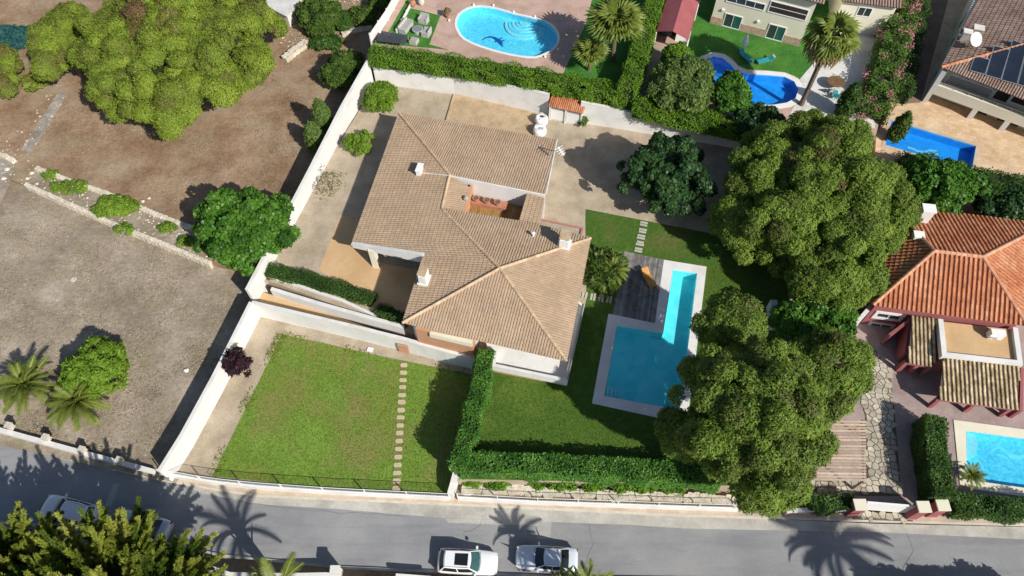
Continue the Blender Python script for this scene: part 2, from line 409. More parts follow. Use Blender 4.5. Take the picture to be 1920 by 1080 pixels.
M['bush_yellow'] = leaf_mat('yellow_green_leaves', [(.085,.16,.014), (.13,.23,.018), (.175,.29,.026), (.23,.34,.045)])
M['bush_green'] = leaf_mat('bush_leaves', [(.035,.07,.012), (.055,.105,.015), (.085,.145,.02), (.12,.17,.03)])
M['bush_olive'] = leaf_mat('cypress_olive', [(.07,.12,.025), (.10,.165,.035), (.14,.21,.05), (.17,.25,.06)])
M['plum'] = leaf_mat('plum_leaves', [(.016,.008,.012), (.028,.012,.018), (.042,.017,.024), (.06,.026,.03)], trans=.15)
M['teal_leaf'] = leaf_mat('blue_green_leaves', [(.015,.07,.07), (.025,.11,.105), (.045,.15,.14)])
M['palm'] = leaf_mat('palm_leaflets', [(.085,.13,.02), (.14,.19,.03), (.20,.25,.045), (.28,.30,.08)], rough=.45)
M['palm_dry'] = leaf_mat('dry_palm', [(.19,.14,.06), (.28,.21,.10), (.36,.29,.15)], rough=.7)
M['twig'] = leaf_mat('sparse_leaves', [(.15,.15,.05), (.22,.21,.08), (.27,.25,.11)])
M['oleander'] = leaf_mat('oleander_leaves', [(.04,.10,.014), (.075,.155,.02), (.115,.21,.028), (.16,.26,.04)])
M['petal'] = leaf_mat('pink_petals', [(.42,.13,.17), (.55,.20,.25), (.66,.32,.36)])
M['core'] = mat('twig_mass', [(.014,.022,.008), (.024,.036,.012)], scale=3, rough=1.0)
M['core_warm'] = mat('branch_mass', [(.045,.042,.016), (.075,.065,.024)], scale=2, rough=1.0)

# ------------------------------------------------------------------ foliage
def unit(a): return a / np.maximum(np.linalg.norm(a, axis=1, keepdims=True), 1e-9)
def leaves(pts, nrm, size, asp=1.0, jit=0.7, quad=False):
    """one small leaf face per point, roughly facing its normal"""
    n = len(pts)
    nn = unit(nrm + rng.normal(0, jit, (n, 3)))
    r = unit(rng.normal(0, 1, (n, 3)))
    t1 = unit(np.cross(nn, r)); t2 = np.cross(nn, t1)
    s = (size * rng.uniform(.65, 1.35, (n, 1)))
    if quad:
        V = np.stack([pts - t1*s*.5, pts - t2*s*asp*.5, pts + t1*s*.5, pts + t2*s*asp*.5], 1)
        return V.reshape(-1, 3), 4
    V = np.stack([pts - t1*s*.5, pts + t1*s*.5, pts + t2*s*asp], 1)
    return V.reshape(-1, 3), 3
def clump_cloud(centres, radii, per, out, size, asp, flat=.8, jit=.6, tvar=.22, quad=False, seedtint=None, up=.45):
    P_, N_, T_ = [], [], []
    for i, (c, r) in enumerate(zip(centres, radii)):
        n = int(per * (r / np.mean(radii)) ** 2)
        d = unit(rng.normal(0, 1, (n, 3)))
        o = out[i]
        flip = (d @ o) < -.25
        d[flip] *= -1
        rad = r * rng.uniform(.72, 1.06, (n, 1))
        bump = 1 + .13 * np.sin(d[:, :1] * 9 + i) * np.cos(d[:, 1:2] * 8 - i)
        P_.append(c + d * rad * bump * np.array([1, 1, flat]))
        N_.append(d + np.array([0, 0, up]))
        base = .5 + rng.normal(0, tvar * .6) if seedtint is None else seedtint[i]
        T_.append(np.clip(base + rng.normal(0, tvar * .6, n), 0, 1))
    p = np.concatenate(P_); nn = np.concatenate(N_); tt = np.concatenate(T_)
    V, k = leaves(p, nn, size, asp, jit, quad)
    return V, k, tt
def crown_clumps(c, r, n, cr, low=-.25, shell=(.70, 1.0), lump=.18, spread=.75, lobes=0):
    """clump centres spread evenly over an uneven dome"""
    c = np.array(c); r = np.array(r, dtype=float)
    k = np.arange(n * 2) + .5
    phi = k * 2.399963
    zz = 1 - 2 * k / (n * 2)
    d = np.stack([np.cos(phi) * np.sqrt(1 - zz**2), np.sin(phi) * np.sqrt(1 - zz**2), zz], 1)
    d = d[d[:, 2] > low]
    d = unit(d + rng.normal(0, .10, d.shape))
    ph = rng.uniform(0, 6.28, 4)
    w = 1 + lump * (np.sin(3 * np.arctan2(d[:, 1], d[:, 0]) + ph[0]) * .6 + np.sin(5 * np.arctan2(d[:, 1], d[:, 0]) + ph[1]) * .5 + np.sin(d[:, 2] * 4 + ph[2]) * .3)
    s = rng.uniform(shell[0], shell[1], (len(d), 1)) * w[:, None]
    if lobes:
        kk = np.arange(lobes) + .5; lz = 1 - 2 * kk / lobes; lp = kk * 2.399963 + ph[3]
        ld = unit(np.stack([np.cos(lp) * np.sqrt(1 - lz**2), np.sin(lp) * np.sqrt(1 - lz**2), lz], 1) + rng.normal(0, .09, (lobes, 3)))
        ang = np.arccos(np.clip((d @ ld.T).max(1), -1, 1)) / math.sqrt(4 / lobes)
        s = s * (1.08 - .24 * np.minimum(ang, 1.3) ** 2)[:, None]
    cc = c + d * s * r
    rr = cr * rng.uniform(spread, 2 - spread, len(d))
    return cc, rr, unit(d / r * r.mean() + np.array([0, 0, .25]))
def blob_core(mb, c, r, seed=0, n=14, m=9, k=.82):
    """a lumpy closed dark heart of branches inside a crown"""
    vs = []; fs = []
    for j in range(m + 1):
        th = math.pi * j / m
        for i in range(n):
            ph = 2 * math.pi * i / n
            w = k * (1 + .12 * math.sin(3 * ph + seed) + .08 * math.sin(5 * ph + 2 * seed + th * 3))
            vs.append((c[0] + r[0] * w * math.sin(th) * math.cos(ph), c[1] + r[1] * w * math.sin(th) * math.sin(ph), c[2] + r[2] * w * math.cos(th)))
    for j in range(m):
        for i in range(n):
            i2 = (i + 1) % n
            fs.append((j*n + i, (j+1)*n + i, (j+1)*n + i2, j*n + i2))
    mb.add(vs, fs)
def trunk_mesh(base, top, r0, limbs, parent, m, name='trunk'):
    mb = MB()
    base = Vector(base); top = Vector(top)
    pts = [base.lerp(top, t) + Vector((math.sin(t * 5 + base.x) * r0 * .6, math.cos(t * 4 + base.y) * r0 * .6, 0)) * t for t in (0, .12, .4, .7, 1)]
    mb.tube(pts, [r0 * 1.35, r0, r0 * .85, r0 * .7, r0 * .45], 8)
    for e in limbs:
        e = Vector(e); s = base.lerp(top, random.uniform(.5, .9))
        mid = s.lerp(e, .5) + Vector((0, 0, -.05 * (e - s).length))
        mb.tube([s, mid, e], [r0 * .42, r0 * .28, r0 * .1], 6)
    return mb.build(name, m, parent)
def tree(name, label, cat, ctr, r, zg, leafm, n=80, cr=1.2, per=420, size=.24, fine=1.0, asp=1.1, low=-.25, trunk_r=.25, core=True, corem='core', flat=.8, tvar=.22, group=None, brown=0, jit=.6, lump=.18, quad=False, extra=None, bark='bark', off=(0, 0), corek=.74, shell=(.7, 1.0), up=.45, lobes=0):
    ctr = Vector(ctr)
    root = thing(name, label, cat, (ctr.x + off[0], ctr.y + off[1], zg), group=group)
    cc, rr, oo = crown_clumps(ctr, r, n, cr, low, lump=lump, shell=shell, lobes=lobes)
    seed = None
    if extra is not None:
        for (ec, er, en) in extra:
            c2, r2, o2 = crown_clumps(ec, er, en, cr, low, lump=lump, shell=shell, lobes=lobes // 3)
            cc = np.concatenate([cc, c2]); rr = np.concatenate([rr, r2]); oo = np.concatenate([oo, o2])
    if brown:
        seed = np.clip(.6 + rng.normal(0, .12, len(cc)), 0, 1)
        bc = np.array([ctr.x - r[0] * .1, ctr.y + r[1] * .1])
        d = np.linalg.norm((cc[:, :2] - bc) @ np.array([[.8, .6], [-.3, .5]]), axis=1)
        seed = np.where((d < r[0] * .32) & (rng.uniform(0, 1, len(cc)) < brown), rng.uniform(.0, .22, len(cc)), seed)
    V, k, tt = clump_cloud(cc, rr, per, oo, size, asp, flat=flat, tvar=tvar, jit=jit, seedtint=seed, quad=quad, up=up)
    crown = fast_mesh('crown', V, k, M[leafm], root, tt)
    tl = [cc[i] for i in rng.choice(len(cc), min(8, len(cc)), replace=False)]
    trunk_mesh((ctr.x + off[0], ctr.y + off[1], zg - .1), (ctr.x, ctr.y, ctr.z), trunk_r, tl, root, M[bark])
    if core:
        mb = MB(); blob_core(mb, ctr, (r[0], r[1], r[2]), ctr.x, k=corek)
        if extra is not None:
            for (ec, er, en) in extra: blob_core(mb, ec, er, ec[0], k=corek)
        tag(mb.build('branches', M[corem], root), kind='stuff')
    return root
def hedge(name, label, line, width, z0, leafm, dens=55, size=.17, sc=.76, group=None, lump=.10, cat='hedge', flowers=None, core='core', tvar=.25):
    """line: points on the hedge's top centre line, with their own heights"""
    line = [Vector(p) for p in line]
    mid = line[len(line) // 2]
    root = thing(name, label, cat, (mid.x, mid.y, z0), group=group)
    Pn, Nn = [], []
    core_mb = MB()
    w = width / 2; size = size * sc; dens = dens / sc ** 2.2
    for i in range(len(line) - 1):
        a, b = np.array(line[i]), np.array(line[i+1])
        d = b - a; ln = np.linalg.norm(d[:2]); d2 = np.array([d[0], d[1], 0]) / ln
        s = np.array([-d2[1], d2[0], 0])
        h = (a[2] + b[2]) / 2 - z0
        for kind, area in (('t', ln * width), ('l', ln * h), ('r', ln * h), ('e0', width * h if i == 0 else 0), ('e1', width * h if i == len(line) - 2 else 0)):
            n = int(area * dens)
            if n < 1: continue
            t = rng.uniform(0, 1, (n, 1)); q = rng.uniform(0, 1, (n, 1)); o = rng.uniform(-1, 1, (n, 1))
            top = a + d * t
            if kind == 't':
                p = top + s * o * w; nn = np.tile([0, 0, 1.0], (n, 1))
            elif kind in 'lr':
                sg = 1 if kind == 'l' else -1
                p = top + s * sg * w; p[:, 2] = z0 + (top[:, 2] - z0) * q[:, 0]; nn = np.tile(s * sg + [0, 0, .3], (n, 1))
            else:
                base = a if kind == 'e0' else b; sg = -1 if kind == 'e0' else 1
                p = base + s * o * w; p[:, 2] = z0 + (base[2] - z0) * q[:, 0]; nn = np.tile(d2 * sg + [0, 0, .3], (n, 1))
            wob = lump * (np.sin(p[:, 0] * 2.3 + p[:, 1] * 1.1) + np.sin(p[:, 0] * 1.2 - p[:, 1] * 3.1 + p[:, 2] * 2) + rng.normal(0, .7, n))
            p = p + unit(nn) * wob[:, None]
            Pn.append(p); Nn.append(nn)
        e0 = a + d2 * (.1 if i == 0 else -w * .6); e1 = b - d2 * (.1 if i == len(line) - 2 else -w * .6)
        k = w - .14
        pts = [e0 + s * k, e0 - s * k, e1 - s * k, e1 + s * k]
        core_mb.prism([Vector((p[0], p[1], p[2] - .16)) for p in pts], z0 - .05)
    p = np.concatenate(Pn); nn = np.concatenate(Nn)
    V, k = leaves(p, nn + np.array([0, 0, .25]), size, 1.1, .42)
    tt = np.clip(.5 + .18 * np.sin(p[:, 0] * 1.7 + p[:, 1] * 2.2) + rng.normal(0, tvar * .6, len(p)), 0, 1)
    fast_mesh('foliage', V, k, M[leafm], root, tt)
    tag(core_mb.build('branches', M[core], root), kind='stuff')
    if flowers:
        cl = rng.choice(len(p), flowers[0])
        fp = np.concatenate([p[i] + rng.normal(0, .22, (flowers[1], 3)) for i in cl]); fp[:, 2] += .08
        V, k = leaves(fp, np.tile([0, 0, 1.0], (len(fp), 1)), .15, 1.0, .6)
        fast_mesh('blossom', V, k, M['petal'], root, np.clip(rng.normal(.5, .25, len(fp)), 0, 1))
    return root

# ------------------------------------------------------------------ palms
def frond_mesh(name, L, droop, m, pairs=24, ll=.5, seed=0):
    """a feather frond along +X, arching"""
    r = random.Random(seed)
    mb = MB()
    def at(t):
        return Vector((L * t * (1 - .18 * t * t * droop), 0, L * (.30 * t - .62 * droop * t * t)))
    pts = [at(i / 8) for i in range(9)]
    mb.tint = .85
    mb.tube(pts, [.045 * (1 - .8 * i / 8) for i in range(9)], 3)
    for i in range(pairs):
        t = .12 + .88 * i / (pairs - 1)
        p = at(t); d = (at(min(1, t + .02)) - at(t - .02)).normalized()
        ln = ll * (math.sin(math.pi * min(1, .22 + .78 * t)) ** .6 * .85 + .15) * (.9 + .2 * r.random())
        for sg in (-1, 1):
            side = Vector((0, sg, 0))
            tip = p + (side * .78 + d * .62).normalized() * ln + Vector((0, 0, .10 * ln - .10 * ln * t))
            mb.tint = .3 + .5 * r.random()
            q = d * (L / pairs * .5)
            mb.add([p - q, p + q, tip], [(0, 1, 2)])
    me = mb.build(name, m, tint=True)
    data = me.data
    bpy.data.objects.remove(me)
    return data
def fan_mesh(name, L, pet, m, seed=0, seg=16, droop=.35):
    r = random.Random(seed); mb = MB()
    def stem(t): return Vector((pet * t, 0, pet * (.35 * t - .2 * t * t)))
    mb.tint = .75
    mb.tube([stem(i / 4) for i in range(5)], .03, 3)
    c = stem(1)
    for i in range(seg):
        a = (i / (seg - 1) - .5) * math.radians(250)
        ln = L * (.78 + .22 * math.cos(a * .8)) * (.92 + .16 * r.random())
        w = math.radians(250) / seg * .56
        def pt(f, aa, up): return c + Vector((math.cos(aa) * ln * f, math.sin(aa) * ln * f, up - droop * ln * f * f))
        mb.tint = .25 + .5 * r.random()
        mb.add([c, pt(.62, a - w, .0), pt(.62, a, .07), pt(1, a, -.03)], [(0, 1, 2), (2, 1, 3)])
        mb.tint = .25 + .5 * r.random()
        mb.add([c, pt(.62, a, .07), pt(.62, a + w, 0), pt(1, a, -.03)], [(0, 1, 2), (1, 2, 3)])
    o = mb.build(name, m, tint=True); d = o.data; bpy.data.objects.remove(o); return d
FRONDS = [frond_mesh('frond', 1.0, dr, M['palm'], seed=i, ll=.20) for i, dr in enumerate((.55, .75, .95, 1.15))]
FANS = [fan_mesh('frond', .62, .55, M['palm'], seed=i) for i in range(3)]
FANS_DRY = [fan_mesh('frond', .62, .55, M['palm_dry'], seed=i + 5, droop=.8) for i in range(2)]
def palm(name, label, base, h, L, n, kind='feather', dry=0, group=None, trunk_r=.22, lean=(0, 0), spread=(10, 78), seed=1, cat='palm'):
    rr = random.Random(seed)
    base = Vector(base)
    root = thing(name, label, cat, base, group=group)
    top = base + Vector((lean[0], lean[1], h))
    mb = MB()
    k = 7
    pts = [base.lerp(top, i / k) + Vector((0, 0, -.1 if i == 0 else 0)) for i in range(k + 1)]
    mb.tube(pts, [trunk_r * (1.3 if i == 0 else 1 if i < k else 1.15) for i in range(k + 1)], 9)
    mb.lathe(top + Vector((0, 0, -.25)), [(trunk_r * 1.0, 0), (trunk_r * 1.5, .2), (trunk_r * .9, .5), (.05, .7)], 9)
    mb.build('trunk', M['bark_palm'], root)
    for i in range(n + dry):
        isd = i >= n
        src = (FRONDS if kind == 'feather' else (FANS_DRY if isd else FANS))
        o = bpy.data.objects.new('frond', src[rr.randrange(len(src))])
        C.objects.link(o); o.parent = root
        f = (i + .5) / n if not isd else 1
        az = i * 2.39996 + rr.uniform(-.25, .25)
        tilt = math.radians(spread[1] - (spread[1] - spread[0]) * (f ** .8) + rr.uniform(-6, 6)) if not isd else math.radians(rr.uniform(-65, -25))
        o.location = top - base + Vector((0, 0, .2 - .25 * f))
        o.rotation_euler = (rr.uniform(-.25, .25), -tilt, az)
        s = L * (rr.uniform(.85, 1.1)) * (.78 + .22 * min(1, f * 1.6))
        o.scale = (s, s, s)
        if kind == 'feather' and isd: pass
    return root

# ------------------------------------------------------------------ tile roofs
def tile_slope(poly, parent, mt, mbase, pitch=.24, course=.42, rad=.10, name='roof', eave=None, label=None, thick=.10, relief=.62):
    """one roof slope: a slab with rows of overlapping barrel tiles"""
    pts = [Vector(p) for p in poly]
    c = sum(pts, Vector()) / len(pts)
    A = np.array([p - c for p in pts]); n = Vector(np.linalg.svd(A)[2][2])
    if n.z < 0: n = -n
    d = Vector((n.x, n.y, 0)).normalized(); d = (d - n * d.dot(n)).normalized()      # down the slope
    a = n.cross(d).normalized()                                                       # along the eave
    q = [((p - c).dot(a), (p - c).dot(d)) for p in pts]
    W3 = lambda x, y, h: c + a * x + d * y + n * h
    slab = MB()
    k = len(pts)
    area = sum(q[i][0] * q[(i+1) % k][1] - q[(i+1) % k][0] * q[i][1] for i in range(k))
    idx = list(range(k)) if area < 0 else list(range(k - 1, -1, -1))
    top = [W3(*q[i], 0) for i in idx]; bot = [W3(*q[i], -thick) for i in idx]
    fl = tuple(range(k))
    nn = (top[1] - top[0]).cross(top[2] - top[1])
    up = fl if True else fl
    slab.add(top + bot, [up, tuple(range(2*k - 1, k - 1, -1))] + [(i, k + i, k + (i+1) % k, (i+1) % k) for i in range(k)])
    root = slab.build(name, mbase, parent)
    if label: root['label'] = label
    mb = MB()
    x0 = min(p[0] for p in q); x1 = max(p[0] for p in q)
    nx = int((x1 - x0) / pitch)
    prof = [(-rad, 0), (-rad * .62, rad * relief), (rad * .62, rad * relief), (rad, 0)]
    for i in range(nx + 1):
        x = x0 + (i + .5) * (x1 - x0) / (nx + 1)
        ys = []
        for j in range(k):
            (xa, ya), (xb, yb) = q[j], q[(j+1) % k]
            if (xa <= x < xb) or (xb <= x < xa):
                ys.append(ya + (yb - ya) * (x - xa) / (xb - xa))
        ys.sort()
        for y0, y1 in zip(ys[::2], ys[1::2]):
            y = y1 + .05
            while y > y0 + .03:
                yt = max(y0, y - course - .05)
                mb.tint = min(1, max(0, random.gauss(.5, .22)))
                jx = x + random.uniform(-.012, .012)
                lo = [W3(jx + u, y, h + .035) for u, h in prof]; hi = [W3(jx + u * .86, yt, h * .9 + .004) for u, h in prof]
                mb.add(lo + hi, [(0, 1, 5, 4), (1, 2, 6, 5), (2, 3, 7, 6), (0, 3, 2, 1)])
                y -= course
    # world positions: root's origin is its parent's
    t = mb.build('roof_tiles', mt, root, tint=True)
    tag(t, kind='stuff')
    return root
def fix_child(o): return o
def ridge(parent, a, b, m, r=.13, step=.42, name='ridge_tiles'):
    a = Vector(a); b = Vector(b); L = (b - a).length; n = max(1, int(L / step))
    d = (b - a).normalized(); s = d.cross(Vector((0, 0, 1))).normalized(); u = s.cross(d)
    mb = MB()
    for i in range(n):
        p = a.lerp(b, i / n); q = a.lerp(b, (i + 1) / n) + d * .05
        mb.tint = random.uniform(.1, .9)
        pr = [(-1, -.35), (-.75, .45), (0, .85), (.75, .45), (1, -.35)]
        lo = [p + s * x * r * 1.12 + u * y * r * 1.12 for x, y in pr]; hi = [q + s * x * r * .9 + u * y * r * .9 for x, y in pr]
        mb.add(lo + hi, [(j, j+1, 6 + j, 5 + j) for j in range(4)] + [(4, 3, 2, 1, 0), (5, 6, 7, 8, 9)])
    return tag(mb.build(name, m, parent, tint=True), kind='stuff')

def inset(poly, k):
    """pull a plan outline inwards by k"""
    p = [Vector(q) for q in poly]; n = len(p)
    ar = sum(p[i].x * p[(i+1) % n].y - p[(i+1) % n].x * p[i].y for i in range(n))
    sg = 1 if ar > 0 else -1
    out = []
    for i in range(n):
        a, b, c = p[i-1], p[i], p[(i+1) % n]
        d1 = Vector((b.x - a.x, b.y - a.y)).normalized(); d2 = Vector((c.x - b.x, c.y - b.y)).normalized()
        n1 = Vector((-d1.y, d1.x)) * sg; n2 = Vector((-d2.y, d2.x)) * sg
        m = (n1 + n2); m = m / max(.35, 1 + n1.dot(n2))
        out.append(Vector((b.x + m.x * k, b.y + m.y * k, b.z)))
    return out
def wall_line(mb, pts, base, th, up=0.0):
    """a wall along points that carry their top heights; base: height of the foot (number or list)"""
    pts = [Vector(p) for p in pts]; n = len(pts)
    bs = base if isinstance(base, (list, tuple)) else [base] * n
    L, R = [], []
    for i in range(n):
        d1 = (pts[i] - pts[i-1]) if i else (pts[1] - pts[0]); d2 = (pts[i+1] - pts[i]) if i < n - 1 else (pts[-1] - pts[-2])
        d1 = Vector((d1.x, d1.y)).normalized(); d2 = Vector((d2.x, d2.y)).normalized()
        n1 = Vector((-d1.y, d1.x)); n2 = Vector((-d2.y, d2.x)); m = (n1 + n2) / max(.3, 1 + n1.dot(n2))
        L.append(Vector((pts[i].x + m.x * th / 2, pts[i].y + m.y * th / 2, pts[i].z + up)))
        R.append(Vector((pts[i].x - m.x * th / 2, pts[i].y - m.y * th / 2, pts[i].z + up)))
    vs = []; fs = []
    for i in range(n):
        vs += [L[i], R[i], Vector((R[i].x, R[i].y, bs[i])), Vector((L[i].x, L[i].y, bs[i]))]
    for i in range(n - 1):
        a, b = 4*i, 4*(i+1)
        for k in range(4):
            fs.append((a + k, b + k, b + (k+1) % 4, a + (k+1) % 4))
    fs.append((0, 1, 2, 3)); fs.append((4*n-1, 4*n-2, 4*n-3, 4*n-4))
    mb.add(vs, fs)
    return mb
def wall_thing(name, label, pts, base, th=.22, m='white', cap=.06, cat='wall', capm='coping', group=None):
    pts = [Vector(p) for p in pts]
    b0 = base if not isinstance(base, (list, tuple)) else min(base)
    mid = pts[len(pts) // 2]
    root = thing(name, label, cat, (mid.x, mid.y, b0), group=group)
    wall_line(MB(), [p - Vector((0, 0, cap)) for p in pts], base, th).build('wall_body', M[m], root)
    if cap:
        mb = MB(); wall_line(mb, pts, [p.z - cap for p in pts], th + .05); mb.build('coping', M[capm], root)
    return root
from mathutils.geometry import tessellate_polygon
def ccw(p):
    a = sum(p[i][0] * p[(i+1) % len(p)][1] - p[(i+1) % len(p)][0] * p[i][1] for i in range(len(p)))
    return list(p) if a > 0 else list(reversed(p))
def slab(mb, outer, holes, z0, z1):
    """a thick sheet with holes"""
    outer = ccw([Vector((q[0], q[1], z1)) for q in outer]); holes = [ccw([Vector((q[0], q[1], z1)) for q in h]) for h in holes]
    loops = [outer] + [list(reversed(h)) for h in holes]
    flat = [v for l in loops for v in l]
    fs = []
    for t in tessellate_polygon([[Vector((v.x, v.y, 0)) for v in l] for l in loops]):
        a, b, c = (flat[i] for i in t)
        s = (b.x - a.x) * (c.y - a.y) - (c.x - a.x) * (b.y - a.y)
        if abs(s) < 1e-9: continue
        fs.append(t if s > 0 else (t[0], t[2], t[1]))
    mb.add(flat, fs)
    for l in loops:
        n = len(l)
        mb.add([Vector((v.x, v.y, z0)) for v in l] + l, [(i, (i+1) % n, n + (i+1) % n, n + i) for i in range(n)])
    return mb
def sheet(name, px, z, m, z0=None, holes=(), world=False):
    poly = px if world else PL(px, z)
    return struct(name, slab(MB(), poly, holes, z - .08 if z0 is None else z0, z), M[m])
def piece(name, data, parent, loc, rz=0.0, scale=None, m=None):
    o = bpy.data.objects.new(name, data); C.objects.link(o); o.parent = parent
    o.location = loc; o.rotation_euler = (0, 0, rz)
    if scale is not None: o.scale = scale
    return o
def mesh_of(mb, m, tint=False):
    o = mb.build('shared', m, tint=tint); d = o.data; bpy.data.objects.remove(o); return d
def offset_poly(p, k): return inset(ccw(p), -k)
def smooth_loop(pts, n=4):
    """closed Catmull-Rom through plan points"""
    out = []; k = len(pts)
    for i in range(k):
        p0, p1, p2, p3 = (Vector(pts[(i + j - 1) % k]) for j in range(4))
        for s in range(n):
            t = s / n
            out.append(.5 * ((2*p1) + (-p0 + p2) * t + (2*p0 - 5*p1 + 4*p2 - p3) * t*t + (-p0 + 3*p1 - 3*p2 + p3) * t**3))
    return out

# ================================================================== SETTING
M['old_path'] = mat('worn_concrete', [(.22,.19,.15), (.33,.30,.26), (.40,.375,.33)], scale=.7, rough=.95, bump=.3, bscale=6, fine=(4,.2), dirt=((.27,.19,.125), .5, .9), detail=9)
Z1 = 1.8        # villa terrace
Z2 = 4.5        # upper neighbours
Z3 = 3.2        # neighbour at the upper right
Z4 = 0.6        # pink house plot
struct('ground', MB().prism([(-1500,-1500),(1500,-1500),(1500,1500),(-1500,1500)], -.6, -.12), M['soil'])
sheet('dry_plot', [(-330,-500),(900,-500),(760,150),(560,600),(330,905),(-10,832),(-330,750)], .2, 'soil', -.3)
upper_plot = [(-330,210),(45,345),(390,492),(470,510),(640,300),(900,-500),(-330,-500)]
sheet('upper_plot', upper_plot, .75, 'soil_red', -.2)
sheet('plot_strip', [(66,316),(372,436),(392,490),(44,346)], .80, 'soil', .3)
sheet('path', [(112,168),(127,176),(58,286),(40,280)], .79, 'old_path', .5)
sheet('path', [(0,290),(25,292),(30,310),(-10,395),(-60,400)], .785, 'old_path', .5)
# the street
sheet('road', [(-400,735),(0,826),(150,860),(300,898),(400,915),(480,928),(840,945),(1280,968),(1650,985),(2400,1010),(2400,1260),(1100,1250),(400,1250),(-400,1220)], 0.0, 'asphalt', -.3)
sheet('gutter', [(330,903),(480,930),(840,946),(1280,966),(1640,982),(2100,992),(2100,1020),(1650,998),(1285,991),(1180,984),(1010,978),(830,971),(640,955),(480,945),(380,925)], .006, 'gutter', -.2)
sheet('road_patch', [(1008,968),(1035,969),(1032,1010),(1006,1010)], .005, 'patch', -.2)
sheet('road_patch', [(213,906),(224,908),(208,950),(197,948)], .005, 'patch', -.2)
sheet('road_patch', [(835,972),(1010,977),(1008,986),(840,980)], .009, 'gutter', -.2)
pav_up = [(-400,690),(0,806),(150,846),(300,884),(400,902),(620,922),(845,933),(1280,953),(1920,970),(2400,985)]
pav_lo = [(2400,1006),(1920,984),(1640,976),(1280,966),(840,945),(480,929),(400,917),(300,899),(150,865),(0,832),(-400,737)]
sheet('pavement', pav_up + pav_lo, .12, 'pave_tan', -.2)
sheet('pavement', [(-400,692),(0,808),(150,848),(296,885),(330,892),(322,898),(296,896),(150,862),(0,829),(-400,734)], .126, 'gutter', .05)
kerb = MB(); wall_line(kerb, PL([(x, y) for x, y in reversed(pav_lo)], .13), -.1, .16)
struct('kerb', kerb, M['kerb'])
# far side of the street: strip of earth and kerb
sheet('verge', [(-200,1010),(150,1000),(420,1045),(640,1066),(1100,1086),(2200,1108),(2200,1300),(-200,1300)], .10, 'soil_red', -.3)
kerb = MB(); wall_line(kerb, PL([(-150,965),(180,995),(420,1042),(640,1064),(1100,1084),(2200,1106)], .14), -.1, .2)
struct('kerb', kerb, M['gutter'])

# villa terrace with the pool cut out
pool_px = [(1262,506),(1307,513),(1285,690),(1274,769),(1133,743),(1157,611),(1243,625)]
POOL = PL(pool_px, Z1)
terr = [(705,157),(1180,225),(1405,280),(1490,440),(1478,600),(1395,915),(1290,906),(858,900),(905,700),(890,678),(835,655),(770,625),(705,600),(500,525),(462,545)]
sheet('terrace', terr, Z1, 'gravel', -.2, holes=[offset_poly(POOL, .02)])
lawn_px = [(1098,392),(1335,438),(1415,455),(1480,470),(1478,600),(1392,912),(1290,906),(862,898),(918,694),(1062,724),(1100,560),(1098,470)]
sheet('lawn', lawn_px, Z1 + .02, 'lawn_deep', holes=[offset_poly(POOL, .02)])
sheet('sandy_yard', [(850,176),(1008,205),(1006,300),(832,300)], Z1 + .008, 'sand')
sheet('screed_terrace', [(638,403),(820,440),(820,640),(752,617),(708,600),(690,575),(598,506)], Z1 + .012, 'screed')
coping_px = [(1245,487),(1325,500),(1302,690),(1288,795),(1110,756),(1141,588),(1228,606)]
struct('pool_coping', slab(MB(), PL(coping_px, Z1 + .06), [POOL], Z1 - .05, Z1 + .06), M['white'])
# lower garden
sheet('lower_garden', [(485,585),(900,668),(930,660),(862,935),(845,930),(620,922),(400,902),(290,885)], .3, 'gravel', -.2)
LOWLAWN = PL([(529,627),(610,644),(700,665),(885,702),(850,925),(620,915),(398,893)], .32)
lower_lawn = struct('lawn', slab(MB(), LOWLAWN, [], .2, .32), M['lawn'], origin=None)
# rock bed by the street
sheet('rock_bed', [(850,880),(1290,900),(1400,925),(1400,955),(1280,953),(845,932)], .45, 'soil_red', -.2)
# driveway ramp between the walls
DRIVE = MB()
a = PL([(480,543),(770,640),(835,668),(465,568)], 1.1)
DRIVE.prism(a, -.2)
struct('driveway', DRIVE, M['screed'])

M['path_brown_shaded'] = mat('shaded_brown_paving', [(.20,.13,.095), (.27,.18,.13)], scale=.6, rough=.9, fine=(4,.12))  # brown paver colour darkened to carry the shade of this strip
# ------------------------------------------------------------------ neighbours' ground
N1P = [(857,44),(862,28),(878,17),(901,13),(930,17),(965,27),(1000,35),(1025,43),(1040,56),(1045,71),(1040,86),(1025,98),(1002,106),(975,104),(940,97),(900,85),(872,72),(861,58)]
OVAL = smooth_loop(PL(N1P, Z2), 2)
N2P = [(1317,124),(1322,112),(1338,106),(1354,109),(1368,120),(1378,131),(1400,139),(1440,141),(1470,144),(1489,153),(1497,168),(1492,184),(1475,193),(1450,197),(1415,197),(1409,203),(1406,211),(1378,209),(1378,196),(1352,172),(1330,148)]
KID = PL(N2P, Z2)
sheet('upper_gardens', [(686,106),(1180,180),(1405,236),(1640,262),(1652,215),(1740,-420),(900,-420),(770,-40),(745,0)], Z2, 'pink_pave', .1, holes=[OVAL, KID])
sheet('artificial_lawn', [(764,14),(826,29),(805,83),(840,93),(690,80),(700,72),(728,70)], Z2 + .01, 'lawn_fake')
sheet('artificial_lawn', [(742,60),(768,8),(775,-10),(768,-10),(728,60)], Z2 + .014, 'lawn_fake')
sheet('artificial_lawn', [(1098,45),(1110,0),(1125,-60),(1245,-60),(1188,170),(1055,140)], Z2 + .012, 'lawn_fake')
sheet('lawn', [(1300,30),(1345,-60),(1560,-60),(1565,30),(1548,90),(1502,150),(1490,142),(1470,135),(1440,132),(1402,130),(1384,122),(1372,108),(1354,99),(1336,97),(1318,104),(1309,122),(1298,128),(1285,90)], Z2 + .012, 'lawn_fake')
